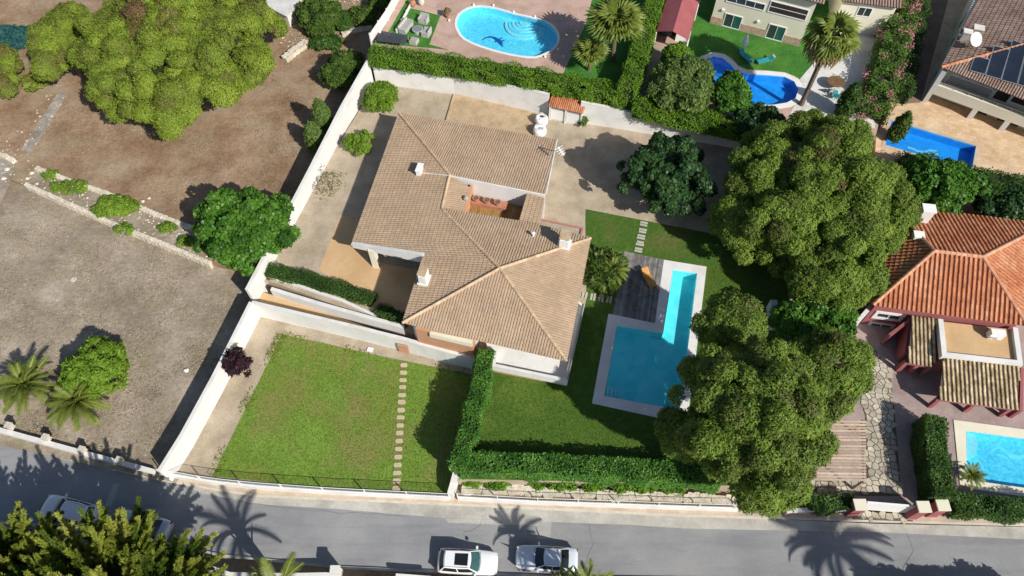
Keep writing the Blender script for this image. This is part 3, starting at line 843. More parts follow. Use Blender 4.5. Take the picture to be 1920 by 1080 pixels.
sheet('gravel_path', [(1225,85),(1255,95),(1240,130),(1228,190),(1180,185),(1200,120)], Z2 + .016, 'gravel_grey')
sheet('gravel_yard', [(1500,148),(1548,92),(1575,55),(1650,55),(1640,240),(1480,215),(1494,190)], Z2 + .02, 'white_gravel', holes=[])
sheet('upper_court', [(1648,190),(1668,150),(1735,-420),(2600,-420),(2600,480),(1925,420),(1700,345),(1640,300)], Z3, 'paver', .1, holes=[PL([(1672,226),(1830,274),(1822,319),(1660,272)], Z3)])
sheet('shaded_path', [(1690,195),(1726,192),(1800,-80),(1735,-80)], Z3 + .01, 'path_brown_shaded')
PINKPOOL = PL([(1811,808),(1990,832),(1990,925),(1836,903),(1812,897)], Z4)
sheet('pink_house_yard', [(1470,540),(1560,470),(1640,380),(1930,425),(2600,500),(2600,1000),(1920,966),(1690,950),(1600,940),(1525,936),(1400,925)], Z4, 'mauve', -.2, holes=[PINKPOOL])
sheet('back_path', [(1790,378),(1830,385),(1880,400),(1862,408),(1780,396)], Z4 + .01, 'pave_tan')

# ================================================================== WALLS OF THE VILLA PLOT
wall_thing('garden_wall', 'long white wall beside the dry plot, upper stretch behind the villa', [P(690,112,5.05), P(640,200,4.55), P(580,318,4.1), P(520,432,3.8), P(462,543,3.6)], [1.0, .9, .5, .2, .0], .26)
wall_thing('garden_wall', 'long white wall between the dry plot and the lower lawn, running down to the street', [P(470,566,2.85), P(400,705,2.75), P(340,815,2.7), P(297,884,2.65)], -.1, .26)
wall_thing('retaining_wall', 'tall white retaining wall below the neighbour hedge behind the villa', [P(697,112,5.05), P(850,136,4.65), P(1030,176,4.75)], Z1 - .3, .26)
wall_thing('retaining_wall', 'white retaining wall under the hedge right of the small shed', [P(1090,190,4.72), P(1200,212,4.35), P(1300,236,3.85), P(1400,258,3.4)], Z1 - .3, .26)
wall_thing('retaining_wall', 'white wall dropping to the lower gravel strip below the driveway', [P(472,566,2.75), P(650,608,2.65), P(755,634,2.6), P(835,657,2.55), P(897,671,2.5)], -.1, .25)
wall_thing('ramp_wall', 'short slanted white wall dividing the two driveway lanes', [P(508,541,2.25), P(600,569,2.3), P(700,597,2.35), P(757,612,2.4)], .9, .3)
wall_thing('hedge_wall', 'low white kerb wall in front of the clipped hedge on the terrace', [P(486,513,2.0), P(560,535,2.05), P(640,562,2.05), P(705,592,2.05)], 1.0, .22)
wall_thing('lawn_wall', 'white wall end stepping down to the street below the hedge', [P(857,878,2.0), P(850,905,1.8), P(844,926,1.4)], -.1, .45)
wall_thing('yard_kerb', 'narrow sandy kerb between gravel and the bare sandy yard', [P(851,177,1.98), P(843,205,1.98), P(836,228,1.98)], 1.6, .16, m='sand', cap=0, cat='kerb')
# niche with a red brick floor in the retaining wall
t = thing('wall_niche', 'small red brick recess with open top in the white retaining wall', 'niche', P(757,648,.3))
MB().box(P(757,652,1.1) + Vector((0,-.12,0)), (.95,.12,1.35), math.radians(-13)).build('recess', M['salmon'], t)
MB().box(P(762,642,1.65) + Vector((0,-.2,0)), (.55,.05,.5), math.radians(-13)).build('painted_shade', M['inner_shade'], t)  # dark panel stands in for the shade within the niche

# street wall and railing
def railing(name, label, line, post_gap, wall_h, rail_h, base):
    """low white wall with posts, rails and thin wires"""
    pts = [Vector(p) for p in line]
    mid = pts[len(pts) // 2]
    root = thing(name, label, 'fence', (mid.x, mid.y, base))
    wall_line(MB(), pts, base - .3, .24).build('low_wall', M['white'], root)
    seg = [(pts[i], pts[i+1]) for i in range(len(pts) - 1)]
    ln = [(b - a).length for a, b in seg]; tot = sum(ln)
    def at(s):
        for (a, b), l in zip(seg, ln):
            if s <= l: return a.lerp(b, s / l), math.atan2(b.y - a.y, b.x - a.x)
            s -= l
        return seg[-1][1], math.atan2(seg[-1][1].y - seg[-1][0].y, seg[-1][1].x - seg[-1][0].x)
    n = max(1, round(tot / post_gap))
    post = mesh_of(MB().box((0, 0, rail_h / 2), (.07, .07, rail_h)), M['fence_white'])
    for i in range(n + 1):
        p, az = at(tot * i / n)
        piece('post', post, root, p - root.location, az)
    for hh in (.12, rail_h - .03):
        mb = MB()
        mb.tube([at(tot * i / (n * 2))[0] + Vector((0, 0, hh)) for i in range(n * 2 + 1)], .028, 4)
        mb.build('rail', M['fence_white'], root)
    mb = MB(); k = int(tot / .13)
    for i in range(k):
        p, az = at(tot * (i + .5) / k)
        mb.box(p + Vector((0, 0, rail_h / 2)), (.012, .012, rail_h - .1), az)
    tag(mb.build('wires', M['fence_white'], root), kind='stuff')
    return root
railing('street_railing', 'white railing on a low wall between the lower lawn and the street', [P(302,887,.75), P(345,893,.75), P(395,902,.7), P(480,911,.7), P(620,921,.7), P(740,927,.7), P(842,932,.7)], 3.2, .6, .95, .1)
railing('street_railing', 'white railing on a low wall in front of the rock bed and hedge', [P(858,932,.7), P(1000,940,.7), P(1150,945,.7), P(1290,950,.7), P(1385,953,.7)], 3.2, .6, .95, .1)

# stepping slabs
def slabs(parent, data, px, z, rot, jit=.0):
    for x, y in px:
        p = P(x, y, z)
        piece('stepping_stone', data, parent, p - Vector(parent.location), rot + random.uniform(-jit, jit), (random.uniform(.92, 1.08), random.uniform(.9, 1.1), 1))
def slab_mesh(sx, sy, m, h=.05):
    mb = MB(); r = random.Random(3)
    pts = []
    for i in range(14):
        t = 2 * math.pi * i / 14
        c, s = math.cos(t), math.sin(t)
        k = 1 / max(abs(c), abs(s)) ** .82
        pts.append((c * k * sx / 2 * r.uniform(.93, 1.03), s * k * sy / 2 * r.uniform(.93, 1.03), h))
    return mesh_of(mb.prism(pts, -.05), m)
st = slab_mesh(.66, .40, M['step'])
ys = [685,699,713,726,741,754,769,783,798,812,827,842,857,872,887,902,916]
slabs(lower_lawn, st, [(757.5 - (y - 685) * .062, y) for y in ys], .32, 0, .04)
upper_lawn = [o for o in bpy.data.objects if o.name.startswith('lawn')][0]
bar = mesh_of(MB().box((0, 0, .02), (.72, .20, .08)), M['step_grey'])
bpx = []
for x, y in ((1207,420),(1205,433),(1202,444.5),(1200,456.5),(1197,469)): bpx += [(x + .5, y - 2.3), (x - .5, y + 2.3)]
slabs(upper_lawn, bar, bpx, Z1 + .02, math.radians(-13), .02)
bpx = []
for x, y in ((1096,554),(1112,556.5),(1127,559),(1142,561.5)): bpx += [(x - 3, y), (x + 3, y + .6)]
slabs(upper_lawn, bar, bpx, Z1 + .02, math.radians(77), .02)
slabs(lower_lawn, mesh_of(MB().box((0,0,.03),(.55,.45,.1)), M['white']), [(694,656)], .32, -.2)

# ------------------------------------------------------------------ main pool
def basin(name, outline, ztop, depth, m, inside=True):
    o = ccw([Vector((p[0], p[1], 0)) for p in outline]); n = len(o)
    mb = MB()
    mb.add([Vector((p.x, p.y, ztop - depth)) for p in o] + [Vector((p.x, p.y, ztop + .02)) for p in o],
           [tuple(range(n))] + [(i, n + i, n + (i+1) % n, (i+1) % n) for i in range(n)])
    return mb.build(name, m)
def pool(name, label, outline, ztop, depth, floor_m, water_m, wl=.12):
    c = sum((Vector((p[0], p[1], 0)) for p in outline), Vector()) / len(outline)
    root = thing(name, label, 'swimming pool', (c.x, c.y, ztop - depth))
    out = offset_poly(outline, -.015)
    b = basin('basin', out, ztop, depth, floor_m); b.parent = root; b.location = -Vector(root.location)
    w = MB().poly([Vector((p[0], p[1], ztop - wl)) for p in ccw(out)]).build('water', water_m, root)
    return root
M['water_main'] = water_mat('pool_water', (.55,.96,.98), 5)
M['water_blue'] = water_mat('blue_pool_water', (.55,.90,.97), 5)
M['water_deep'] = water_mat('deep_blue_pool_water', (.45,.80,.97), 5)
M['mosaic_main'] = pool_mat('pool_mosaic_turquoise', (.20,.78,.86), (.46,.90,.93), 4, .16)
M['mosaic_oval'] = pool_mat('pool_mosaic_azure', (.12,.62,.85), (.46,.90,.96), 22, .22)
M['mosaic_blue'] = pool_mat('pool_mosaic_blue', (.04,.34,.80), (.08,.50,.92), 8, .10)
M['mosaic_deep'] = pool_mat('pool_mosaic_cobalt', (.05,.36,.78), (.09,.50,.90), 8, .10)
M['mosaic_pink'] = pool_mat('pool_mosaic_sky', (.10,.55,.80), (.34,.82,.95), 14, .16)
M['mosaic_mark'] = plain('mosaic_mark', (.02,.10,.36), rough=.4)
M['mosaic_pale'] = plain('mosaic_pale', (.62,.80,.84), rough=.4)
pl = pool('swimming_pool', 'turquoise pool shaped like an L with broad white coping beside the villa', POOL, Z1 + .06, 1.0, M['mosaic_main'], M['water_main'])
for i in range(4):
    p = P(1139 + i * 7.5, 736 + i * 1.6, Z1 - .3)
    MB().box((p.x, p.y, Z1 - .55 - i * .10), (.30, 1.15, .72 - i * .10), math.radians(-13)).build('step', M['mosaic_pale'], pl)
# deck boards
dk = PL([(1170,471),(1245,487),(1228,606),(1148,589)], Z1 + .05)
deck = thing('pool_deck', 'weathered dark timber deck beside the pool under the lounger', 'deck', (dk[0].x, dk[0].y, Z1))
slab(MB(), dk, [], Z1 - .02, Z1 + .03).build('deck_frame', M['mortar'], deck)
nb = 26
for i in range(nb):
    a0, a1 = dk[0].lerp(dk[1], (i + .06) / nb), dk[0].lerp(dk[1], (i + .94) / nb)
    b0, b1 = dk[3].lerp(dk[2], (i + .06) / nb), dk[3].lerp(dk[2], (i + .94) / nb)
    mb = MB(); mb.tint = random.random()
    mb.prism([a0, a1, b1, b0], Z1 + .02, Z1 + .06 + random.uniform(-.006, .006)); mb.build('deck_board', M['deck'], deck, tint=True)
# lounger on the deck
p = P(1215, 524, Z1 + .06)
lg = thing('sun_lounger', 'orange wooden sun lounger with raised backrest on the dark deck', 'sun lounger', p, math.radians(-69))
def local(root, mb, name, m, **k):
    o = mb.build(name, m, **k); o.parent = root; return o
for i in range(11):
    mb = MB(); mb.tint = random.random(); mb.box((-.28 + i * .125, 0, .32), (.105, .66, .03)); local(lg, mb, 'seat_slat', M['wood_orange'], tint=True)
for i in range(6):
    mb = MB(); mb.tint = random.random(); mb.box((-.40 - i * .105, 0, .36 + i * .055), (.10, .66, .03), ry=math.radians(28)); local(lg, mb, 'back_slat', M['wood_orange'], tint=True)
for s in (-1, 1):
    local(lg, MB().box((.15, s * .35, .27), (2.0, .05, .09)), 'side_rail', M['wood_orange'])
    for x in (-.7, .95): local(lg, MB().box((x, s * .35, .12), (.07, .05, .24)), 'leg', M['wood_orange'])

# ================================================================== VILLA
EA, EB, EP = 4.7, 6.2, 7.7
A_, B_ = P(748,212,EA), P(1043,262,EA)
W2_, W3_ = P(660,457,EA), P(795,478,EB)
C_ = P(1022,364,EB); R1_ = P(843,328,EB); R2_ = P(828,392,EB); AP = P(937,503,EP)
F1_, F2_, F3_ = P(755,605,EB), P(1062,677,EB), P(1107,447,EB)
N1_ = P(1014,420,EB)
villa = thing('villa', 'large single storey villa with tan tiled hip roof and small open courtyard', 'house', (AP.x, AP.y, Z1))
PSI = math.radians(-13.2)
eu = Vector((math.cos(PSI), math.sin(PSI), 0)); ev = Vector((-math.sin(PSI), math.cos(PSI), 0))
O_ = Vector((AP.x, AP.y, 0))
def UV(u, v, z): return O_ + eu * u + ev * v + Vector((0, 0, z))
def cen(l): return sum(l, Vector()) / len(l)
Wp = [A_, R1_, R2_, AP, F1_, W3_, W2_]
Np = [A_, B_, C_, R1_]
D1, D2, D3, D4 = P(880,350,5.85), P(988,372,5.85), P(974,416,5.85), P(866,396,5.85)
CWp = [R1_ + Vector((.1,-.1,-.12)), D1, D4, R2_]
SNp = [R2_, N1_, F3_, AP]
Ep = [AP, F3_, F2_]; Sp = [AP, F2_, F1_]
Lp = [P(990,361,5.9), P(1021,372,6.05), P(1012,421,6.05), P(974,416,5.9)]
for nm, pg in (('W', Wp), ('N', Np), ('CW', CWp), ('SN', SNp), ('E', Ep), ('S', Sp), ('L', Lp)):
    tile_slope(pg, villa, M['tile_tan'], M['tile_tan_base'], pitch=.235, course=.40, rad=.10, relief=.30)
up = Vector((0, 0, .06))
for a, b in ((A_, R1_), (R1_, R2_), (R2_, AP), (AP, F1_), (AP, F2_), (AP, F3_)):
    ridge(villa, a + up, b + up, M['ridge_tan'], .14)
def under(poly, k, zb, drop, m, name='wall'):
    q = inset(poly, k)
    return MB().prism([Vector((p.x, p.y, p.z - drop)) for p in q], zb).build(name, m, villa)
# walls stand in from the eaves
under([A_, B_, C_, R1_], .5, Z1, .35, M['white'])
Wn = [A_, R1_, R2_, Vector((R2_.x, R2_.y, R2_.z)) + (W3_ - W2_).normalized() * 0 - ev * 3.0, W2_ + ev * 2.2 + Vector((0, 0, 0))]
under(Wn, .45, Z1, .4, M['white'])
base_block = [UV(-6.3,-5.3,5.9), UV(-1.0,-5.5,5.9), UV(-1.0,-3.4,5.9), UV(4.6,-3.6,5.9), UV(6.0,5.2,5.9), UV(-6.3,5.3,5.9)]
MB().prism(base_block, .2, 5.95).build('wall', M['white'], villa)
# white wall over the courtyard
mb = MB(); wall_line(mb, [R1_ + Vector((0,0,-.02)), C_ + Vector((0,0,-.02))], Z1, .22); mb.build('courtyard_wall', M['white'], villa)
MB().tube([C_ + Vector((.06,0,.02)), B_ + Vector((.06,0,.02))], .08, 5).build('verge', M['coping'], villa)
# white verge beam of the west wing, with the porch behind it
vd = (W3_ - W2_); vn = Vector((vd.y, -vd.x, 0)).normalized()
mb = MB()
mb.add([W2_ + vn*.06, W3_ + vn*.06, W3_ + vn*.06 + Vector((0,0,-1.25)), W2_ + vn*.06 + Vector((0,0,-.55)), W2_ - vn*.2, W3_ - vn*.2, W3_ - vn*.2 + Vector((0,0,-1.25)), W2_ - vn*.2 + Vector((0,0,-.55))],
       [(0,1,2,3),(4,7,6,5),(0,4,5,1),(3,2,6,7),(0,3,7,4),(1,5,6,2)])
mb.build('verge_beam', M['white'], villa)
mb = MB(); wall_line(mb, [W2_ + vn*.02 + Vector((0,0,.15)), W3_ + vn*.02 + Vector((0,0,.15))], [EA - .02, EB - .02], .34); mb.build('verge_cap', M['coping'], villa)
for px in ((706,498), (738,478)):
    q = P(px[0], px[1], Z1)
    MB().box((q.x, q.y, (Z1 + 4.3) / 2), (.55, .55, 4.3 - Z1 + .6), PSI).build('column', M['cream'], villa)
tag(MB().prism([P(690,488,1.87), P(810,510,1.87), P(815,470,1.87), P(700,455,1.87)], Z1 - .1, 1.87).build('porch_floor', M['gravel_grey'], villa))
# courtyard inside
CF = 3.9
court = [UV(-5.1, 9.9, 0), UV(.2, 9.9, 0), UV(.2, 5.0, 0), UV(-5.1, 5.0, 0)]
for i in range(20):
    mb = MB(); mb.tint = random.random()
    x0 = -5.1 + i * .265
    mb.prism([UV(x0, 5.0, CF), UV(x0 + .255, 5.0, CF), UV(x0 + .255, 9.9, CF), UV(x0, 9.9, CF)], CF - .1, CF); mb.build('floor_board', M['wood_gold'], villa, tint=True)
for a, b in ((UV(-5.15,5.0,5.7), UV(-5.15,9.8,5.7)), (UV(.3,5.0,5.8), UV(.3,9.8,5.8))):
    mb = MB(); wall_line(mb, [a, b], Z1, .2); mb.build('courtyard_wall', M['salmon'], villa)
MB().prism([UV(-5.0,8.75,4.35), UV(-1.6,8.75,4.35), UV(-1.6,9.65,4.35), UV(-5.0,9.65,4.35)], CF, 4.35).build('brick_ledge', M['terracotta'], villa)
for i in range(3):
    c = UV(-4.6 + i * 1.05, 9.1, 4.35)
    t = thing('flower_pot', ['leftmost terracotta pot on the courtyard ledge', 'middle terracotta pot on the courtyard ledge', 'rightmost terracotta pot on the courtyard ledge'][i], 'flower pot', c, group='pots on the courtyard ledge')
    MB().lathe(c, [(.20, 0), (.30, .38), (.33, .38), (.33, .45), (.27, .45), (.25, .38)], 12).build('pot', M['terracotta'], t)
    MB().lathe(c, [(.24, .36), (.23, .40), (.02, .41)], 10).build('pot_soil', M['mortar'], t)
c = P(872,396,CF) + Vector((.2,-.2,1.9))
t = thing('roof_lantern', 'small pale grey lantern hanging at the courtyard roof corner', 'lantern', c)
MB().lathe(c, [(.05,0),(.22,.1),(.26,.35),(.10,.5),(.03,.6)], 8).build('lantern_body', M['awning'], t)
# plinth and lower rooms on the street side
MB().prism([UV(-5.9,-5.75,5.0), UV(-.9,-5.95,5.0), UV(-.9,-5.2,5.0), UV(-5.9,-5.2,5.0)], .2, 5.0).build('lower_storey', M['salmon'], villa)
MB().prism([UV(-4.6,-5.98,5.04), UV(-.92,-6.08,5.04), UV(-.92,-5.7,5.04), UV(-4.6,-5.7,5.04)], 4.45, 5.04).build('ledge', M['cream'], villa)
bal = [P(926,687,2.9), P(1063,714,2.9), P(1096,572,2.9), UV(6.0,2.0,2.9), UV(-.6,-4.0,2.9)]
MB().prism(bal, Z1 - .1, 2.75).build('terrace_base', M['salmon'], villa)
MB().prism(inset(bal, .06), 2.7, 2.86).build('balcony_floor', M['white'], villa)
mb = MB(); wall_line(mb, [P(930,655,3.55), P(926,684,3.55), P(1062,712,3.55), P(1094,570,3.55)], 2.70, .24); mb.build('parapet', M['white'], villa)
MB().tube([P(1064,712,3.65), P(1095,570,3.65)], .05, 5).build('handrail', M['steel'], villa)
c = P(940,664,2.9)
# rock planter with red edging at the corner
q = PL([(1012,411),(1092,428),(1088,446),(1008,430)], 2.7)
t = thing('planter', 'raised pebble bed with red edging at the villa corner by the lawn', 'planter', (q[0].x, q[0].y, Z1))
slab(MB(), q, [], Z1, 2.62).build('pebbles', M['stone_pale'], t)
mb = MB(); wall_line(mb, [Vector((p.x, p.y, 2.75)) for p in (q[3], q[0], q[1], q[2])], Z1, .18); mb.build('edging', plain('red_edging', (.42,.20,.165), rough=.8), t)
# chimneys
def chimney(name_l, foot, z0, z1, w, d, capm='sand', m='white'):
    for_part = MB().box((foot.x, foot.y, (z0 + z1) / 2), (w, d, z1 - z0), PSI).build('chimney', M[m], villa)
    for sx in (-1, 1):
        for sy in (-1, 1):
            p = foot + eu * sx * w * .38 + ev * sy * d * .38
            o = MB().box((p.x, p.y, z1 + .14), (.14, .14, .28), PSI).build('cap_pier', M[m], for_part)
    o = MB().box((foot.x, foot.y, z1 + .33), (w * 1.12, d * 1.12, .1), PSI).build('cap_slab', M[capm], for_part)
    MB().box((foot.x, foot.y, z0 + (z1 - z0) * .42), (w * 1.5, d * 1.25, .14), PSI).build('collar', M['coping'], for_part)
    return for_part
chimney('c', P(796,527,6.3), 5.7, 7.6, .62, .95)
chimney('c', P(1058,459,6.6), 5.9, 7.75, .78, .95)
# roof flue with its conduit
c = P(787,321,5.75)
t = thing('roof_vent', 'white box vent with a conduit on the west roof slope', 'vent', c - Vector((0,0,.35)))
MB().box(c + Vector((0,0,.1)), (.42,.95,.75), PSI).build('vent_box', M['white_clean'], t)
MB().box(c + Vector((.02,0,.52)), (.56,1.08,.09), PSI).build('vent_cap', M['white_clean'], t)
MB().tube([c + Vector((.2,-.2,.0)), P(812,326,5.95), P(842,329,6.35)], .035, 5).build('conduit', M['fence_white'], t)
c = P(1000,440,6.75)
t = thing('roof_pipe', 'stubby white vent pipe on the north slope of the front roof', 'vent pipe', c - Vector((0,0,.4)))
MB().lathe(c - Vector((0,0,.4)), [(.10,0),(.10,.55),(.17,.58),(.17,.68),(.03,.74)], 9).build('pipe', M['white_clean'], t)
# aerial at the gable
c = P(1041,283,5.2)
t = thing('tv_aerial', 'white television aerial standing off the east gable', 'aerial', c)
top = P(1046,276,7.0)
MB().tube([c, top], .045, 6).build('mast', M['fence_white'], t)
a0 = P(1057,291,6.7)
MB().tube([top, a0], .09, 5).build('boom', M['fence_white'], t)
for f in (.1, .35, .6, .85):
    q = top.lerp(a0, f); sdv = (a0 - top).cross(Vector((0,0,1))).normalized() * (.5 - .25 * f)
    MB().tube([q - sdv, q + sdv], .025, 4).build('element', M['fence_white'], t)

# shed
q0, q1 = P(1028,224,Z1), P(1090,238,Z1)
az = math.atan2((q1 - q0).y, (q1 - q0).x); w = (q1 - q0).length
t = thing('garden_shed', 'small white shed with terracotta lean-to roof against the back wall', 'shed', (q0 + q1) / 2 + Vector((0,0,0)))
du = Vector((math.cos(az), math.sin(az), 0)); dv = Vector((-du.y, du.x, 0))
cc = (q0 + q1) / 2
MB().box(cc + dv * .85 + Vector((0,0,.95)), (w * .94, 1.55, 1.9), az).build('wall', M['white'], t)
f0, f1 = q0 - du*.05 + dv*(-.12) + Vector((0,0,2.05)), q1 + du*.05 + dv*(-.12) + Vector((0,0,2.05))
tile_slope([f0, f1, f1 + dv*1.85 + Vector((0,0,.75)), f0 + dv*1.85 + Vector((0,0,.75))], t, M['tile_red'], M['tile_red_base'], .22, .4, .09)
for s in (-1, 1):
    d_ = MB().box(cc + du * s * w * .235 - dv * -.04 + Vector((0,0,.88)), (w * .40, .06, 1.35), az).build('door', M['white_clean'], t)
    MB().box(cc + du * s * w * .235 + dv * .045 + Vector((0,0,1.72)), (w * .38, .06, .24), az).build('window', M['awning'], t)
    MB().box(cc + du * s * .12 - dv * .0 + Vector((0,0,.95)), (.04, .05, .16), az).build('handle', M['steel'], d_)
for s in (-1, 0, 1): MB().box(cc + du * s * w * .47 + dv * .0 + Vector((0,0,.95)), (.14, .2, 1.95), az).build('pier', M['white'], t)
# round white sacks
for i, (px, lab) in enumerate((((1015,226), 'round white builder sack nearest the small shed'), ((1012,246), 'round white builder sack nearest the villa roof'))):
    c = P(px[0], px[1], Z1 + .4); c.z = Z1
    t = thing('builder_sack', lab, 'sack', c, group='white sacks by the shed')
    mb = MB(); mb.lathe(c, [(.62,0),(.72,.25),(.72,.6),(.66,.85),(.52,.93),(.22,.90),(.05,.86)], 16, 1, .92); mb.build('bag', M['white_clean'], t, smooth=True)
    for k in range(4):
        a = k * math.pi / 2 + i; q = c + Vector((math.cos(a) * .5, math.sin(a) * .46, .9))
        tn = Vector((-math.sin(a), math.cos(a), 0)) * .22
        MB().tube([q - tn, q - tn * .5 + Vector((0,0,.17)), q + tn * .5 + Vector((0,0,.17)), q + tn], .03, 5).build('loop', M['white_clean'], t)
    MB().lathe(c + Vector((.05,.1 - .2*i,.9)), [(.20,0),(.18,.05),(.05,.09),(.01,.1)], 8, 1.3, .8).build('rubble', M['bluegrey'] if i == 0 else M['awning'], t)
# ================================================================== NEIGHBOURS
class Facade:
    """a vertical wall plane through two foot points; px positions on it become distance along and height"""
    def __init__(s, a, b):
        s.a = Vector(a); s.b = Vector(b)
        d = s.b - s.a; s.d = Vector((d.x, d.y, 0)).normalized(); s.len = Vector((d.x, d.y, 0)).length
        s.n = Vector((s.d.y, -s.d.x, 0)); s.az = math.atan2(s.d.y, s.d.x)
    def at(s, px, py):
        p = on_plane(px, py, s.a, s.n)
        return (p - s.a).dot(s.d), p.z
    def span(s, quad):
        q = [s.at(*p) for p in quad]
        xs = sorted(v[0] for v in q); zs = sorted(v[1] for v in q)
        return (xs[0] + xs[1]) / 2, (xs[2] + xs[3]) / 2, (zs[0] + zs[1]) / 2, (zs[2] + zs[3]) / 2
    def box(s, mb, x0, x1, z0, z1, n0, n1):
        c = s.a + s.d * ((x0 + x1) / 2) + s.n * ((n0 + n1) / 2)
        return mb.box((c.x, c.y, (z0 + z1) / 2), (abs(x1 - x0), abs(n1 - n0), abs(z1 - z0)), s.az)
    def opening(s, root, quad, inner='glass', frame='white_clean', fw=.09, name='window', mull=1, proud=.07):
        x0, x1, z0, z1 = s.span(quad)
        f = s.box(MB(), x0, x1, z0, z1, -.05, .012).build(name, M[inner], root)
        mb = MB()
        for u0, u1, w0, w1 in ((x0 - fw, x0, z0, z1), (x1, x1 + fw, z0, z1), (x0 - fw, x1 + fw, z1, z1 + fw), (x0 - fw, x1 + fw, z0 - fw, z0)):
            s.box(mb, u0, u1, w0, w1, -.04, proud)
        for k in range(mull):
            xm = x0 + (x1 - x0) * (k + 1) / (mull + 1); s.box(mb, xm - .03, xm + .03, z0, z1, -.03, proud - .02)
        mb.build('frame', M[frame], f)
        return f, (x0, x1, z0, z1)
# --- cream house with a lawn and curved pool
fa = Facade(P(1331,43,Z2), P(1498,87,Z2))
h2 = thing('cream_house', 'cream two storey house with green sliding doors above the curved pool', 'house', (fa.a + fa.b) / 2)
MB().prism([fa.a, fa.b, fa.b - fa.n * 9, fa.a - fa.n * 9], Z2 - .1, Z2 + 6.0).build('wall', M['cream'], h2)
d1, s1 = fa.opening(h2, [(1362,26),(1392,32),(1385,54),(1355,48)], 'glass', name='sliding_door')
d2, s2 = fa.opening(h2, [(1444,46),(1475,52),(1464,77),(1436,69)], 'glass', name='sliding_door')
for d_, s_ in ((d1, s1), (d2, s2)):
    fa.box(MB(), (s_[0] + s_[1]) / 2 + .05, s_[1] - .05, s_[2] + .05, s_[3] - .05, .0, .03).build('pane', M['glass_green'], d_)
xs = [0, s1[0] - .12, s1[1] + .12, s2[0] - .12, s2[1] + .12, fa.len]
stonepl = mat('stone_cladding', [(.36,.24,.17), (.48,.34,.25), (.55,.42,.33)], scale=3, rough=.9, bump=.5, bscale=6)
for i in (0, 2, 4):
    fa.box(MB(), xs[i] - (.03 if i == 0 else 0), xs[i+1] + (.03 if i == 4 else 0), Z2 - .05, Z2 + .95, -.03, .06).build('stone_skirt', stonepl, h2)
fa.opening(h2, [(1366,-8),(1436,8),(1430,18),(1362,2)], 'glass', mull=3)
b_, sb = fa.opening(h2, [(1447,3),(1518,19),(1507,38),(1441,20)], 'inner_shade', name='balcony_opening', mull=0)  # flat panel, the shade of the recess is in its colour
mb = MB(); fa.box(mb, sb[0], sb[1], sb[2] + .62, sb[2] + .66, .03, .07); mb.build('balcony_rail', M['fence_white'], b_)
tile_slope([fa.a + Vector((0,0,6.0)) + fa.n*.6 - fa.d*.5, fa.b + Vector((0,0,6.0)) + fa.n*.6 + fa.d*.7, fa.b + Vector((0,0,7.6)) - fa.n*5, fa.a + Vector((0,0,7.6)) - fa.n*5], h2, M['tile_brown'], M['tile_brown_base'], .3, .42, .11)
# two wall lamps
for px in ((1422,40),(1356,18)):
    s_, z_ = fa.at(*px); fa.box(MB(), s_ - .14, s_ + .14, z_ - .1, z_ + .1, -.02, .16).build('wall_lamp', M['white_clean'], h2)
fb = Facade(P(1556,58,Z2), P(1652,70,Z2))
h2b = thing('garden_annex', 'cream annex with pink tiled roof beside the flowering oleander', 'house', (fb.a + fb.b) / 2)
MB().prism([fb.a, fb.b, fb.b - fb.n * 6, fb.a - fb.n * 6], Z2 - .1, Z2 + 4.2).build('wall', M['cream'], h2b)
tile_slope([fb.a + Vector((0,0,4.2)) + fb.n*.5 - fb.d*.3, fb.b + Vector((0,0,4.2)) + fb.n*.5 + fb.d*.3, fb.b + Vector((0,0,5.5)) - fb.n*5 + fb.d*.3, fb.a + Vector((0,0,5.5)) - fb.n*5 - fb.d*.3], h2b, M['tile_brown'], M['tile_brown_base'], .3, .42, .11)
fb.opening(h2b, [(1612,12),(1634,17),(1630,32),(1607,27)], 'glass', mull=1)
# red roofed shed
zs_ = Z2 + 2.2
e0, rg, e1 = P(1231,58,zs_), P(1262,58,zs_ + .9), P(1291,74,zs_)
bk = Vector((.30, .954, 0)).normalized() * 6.5
t = thing('garden_cabin', 'open fronted cabin with faded red gable roof between the hedge and the lawn', 'shed', P(1262,85,Z2))
for pl_ in ([e0, rg, rg + bk, e0 + bk], [rg, e1, e1 + bk, rg + bk]):
    mb = MB(); mb.add([*pl_, *[p - Vector((0,0,.08)) for p in pl_]], [(0,1,2,3),(7,6,5,4),(0,4,5,1),(1,5,6,2),(2,6,7,3),(3,7,4,0)]); mb.build('roof', M['shed_red'], t)
dn = Vector((0, 0, 1))
for q in (e0 + bk * .02, e1 + bk * .02, e0 + bk * .97, e1 + bk * .97):
    MB().box((q.x, q.y, (Z2 + q.z) / 2 - .06), (.14, .14, q.z - Z2 - .1)).build('post', M['white_clean'], t)
MB().prism([e0 + bk*.45, e1 + bk*.45, e1 + bk*.97, e0 + bk*.97], Z2, zs_ - .15).build('back_room', M['inner_shade'], t)
q = P(1276,84,Z2) + bk * .15
MB().box((q.x, q.y, Z2 + .55), (1.5, .9, 1.1), math.radians(-14)).build('counter', M['white_clean'], t)
q = P(1246,78,Z2) + bk * .2
MB().box((q.x, q.y, Z2 + .4), (1.1, .8, .8), math.radians(-14)).build('bench', M['bluegrey'], t)

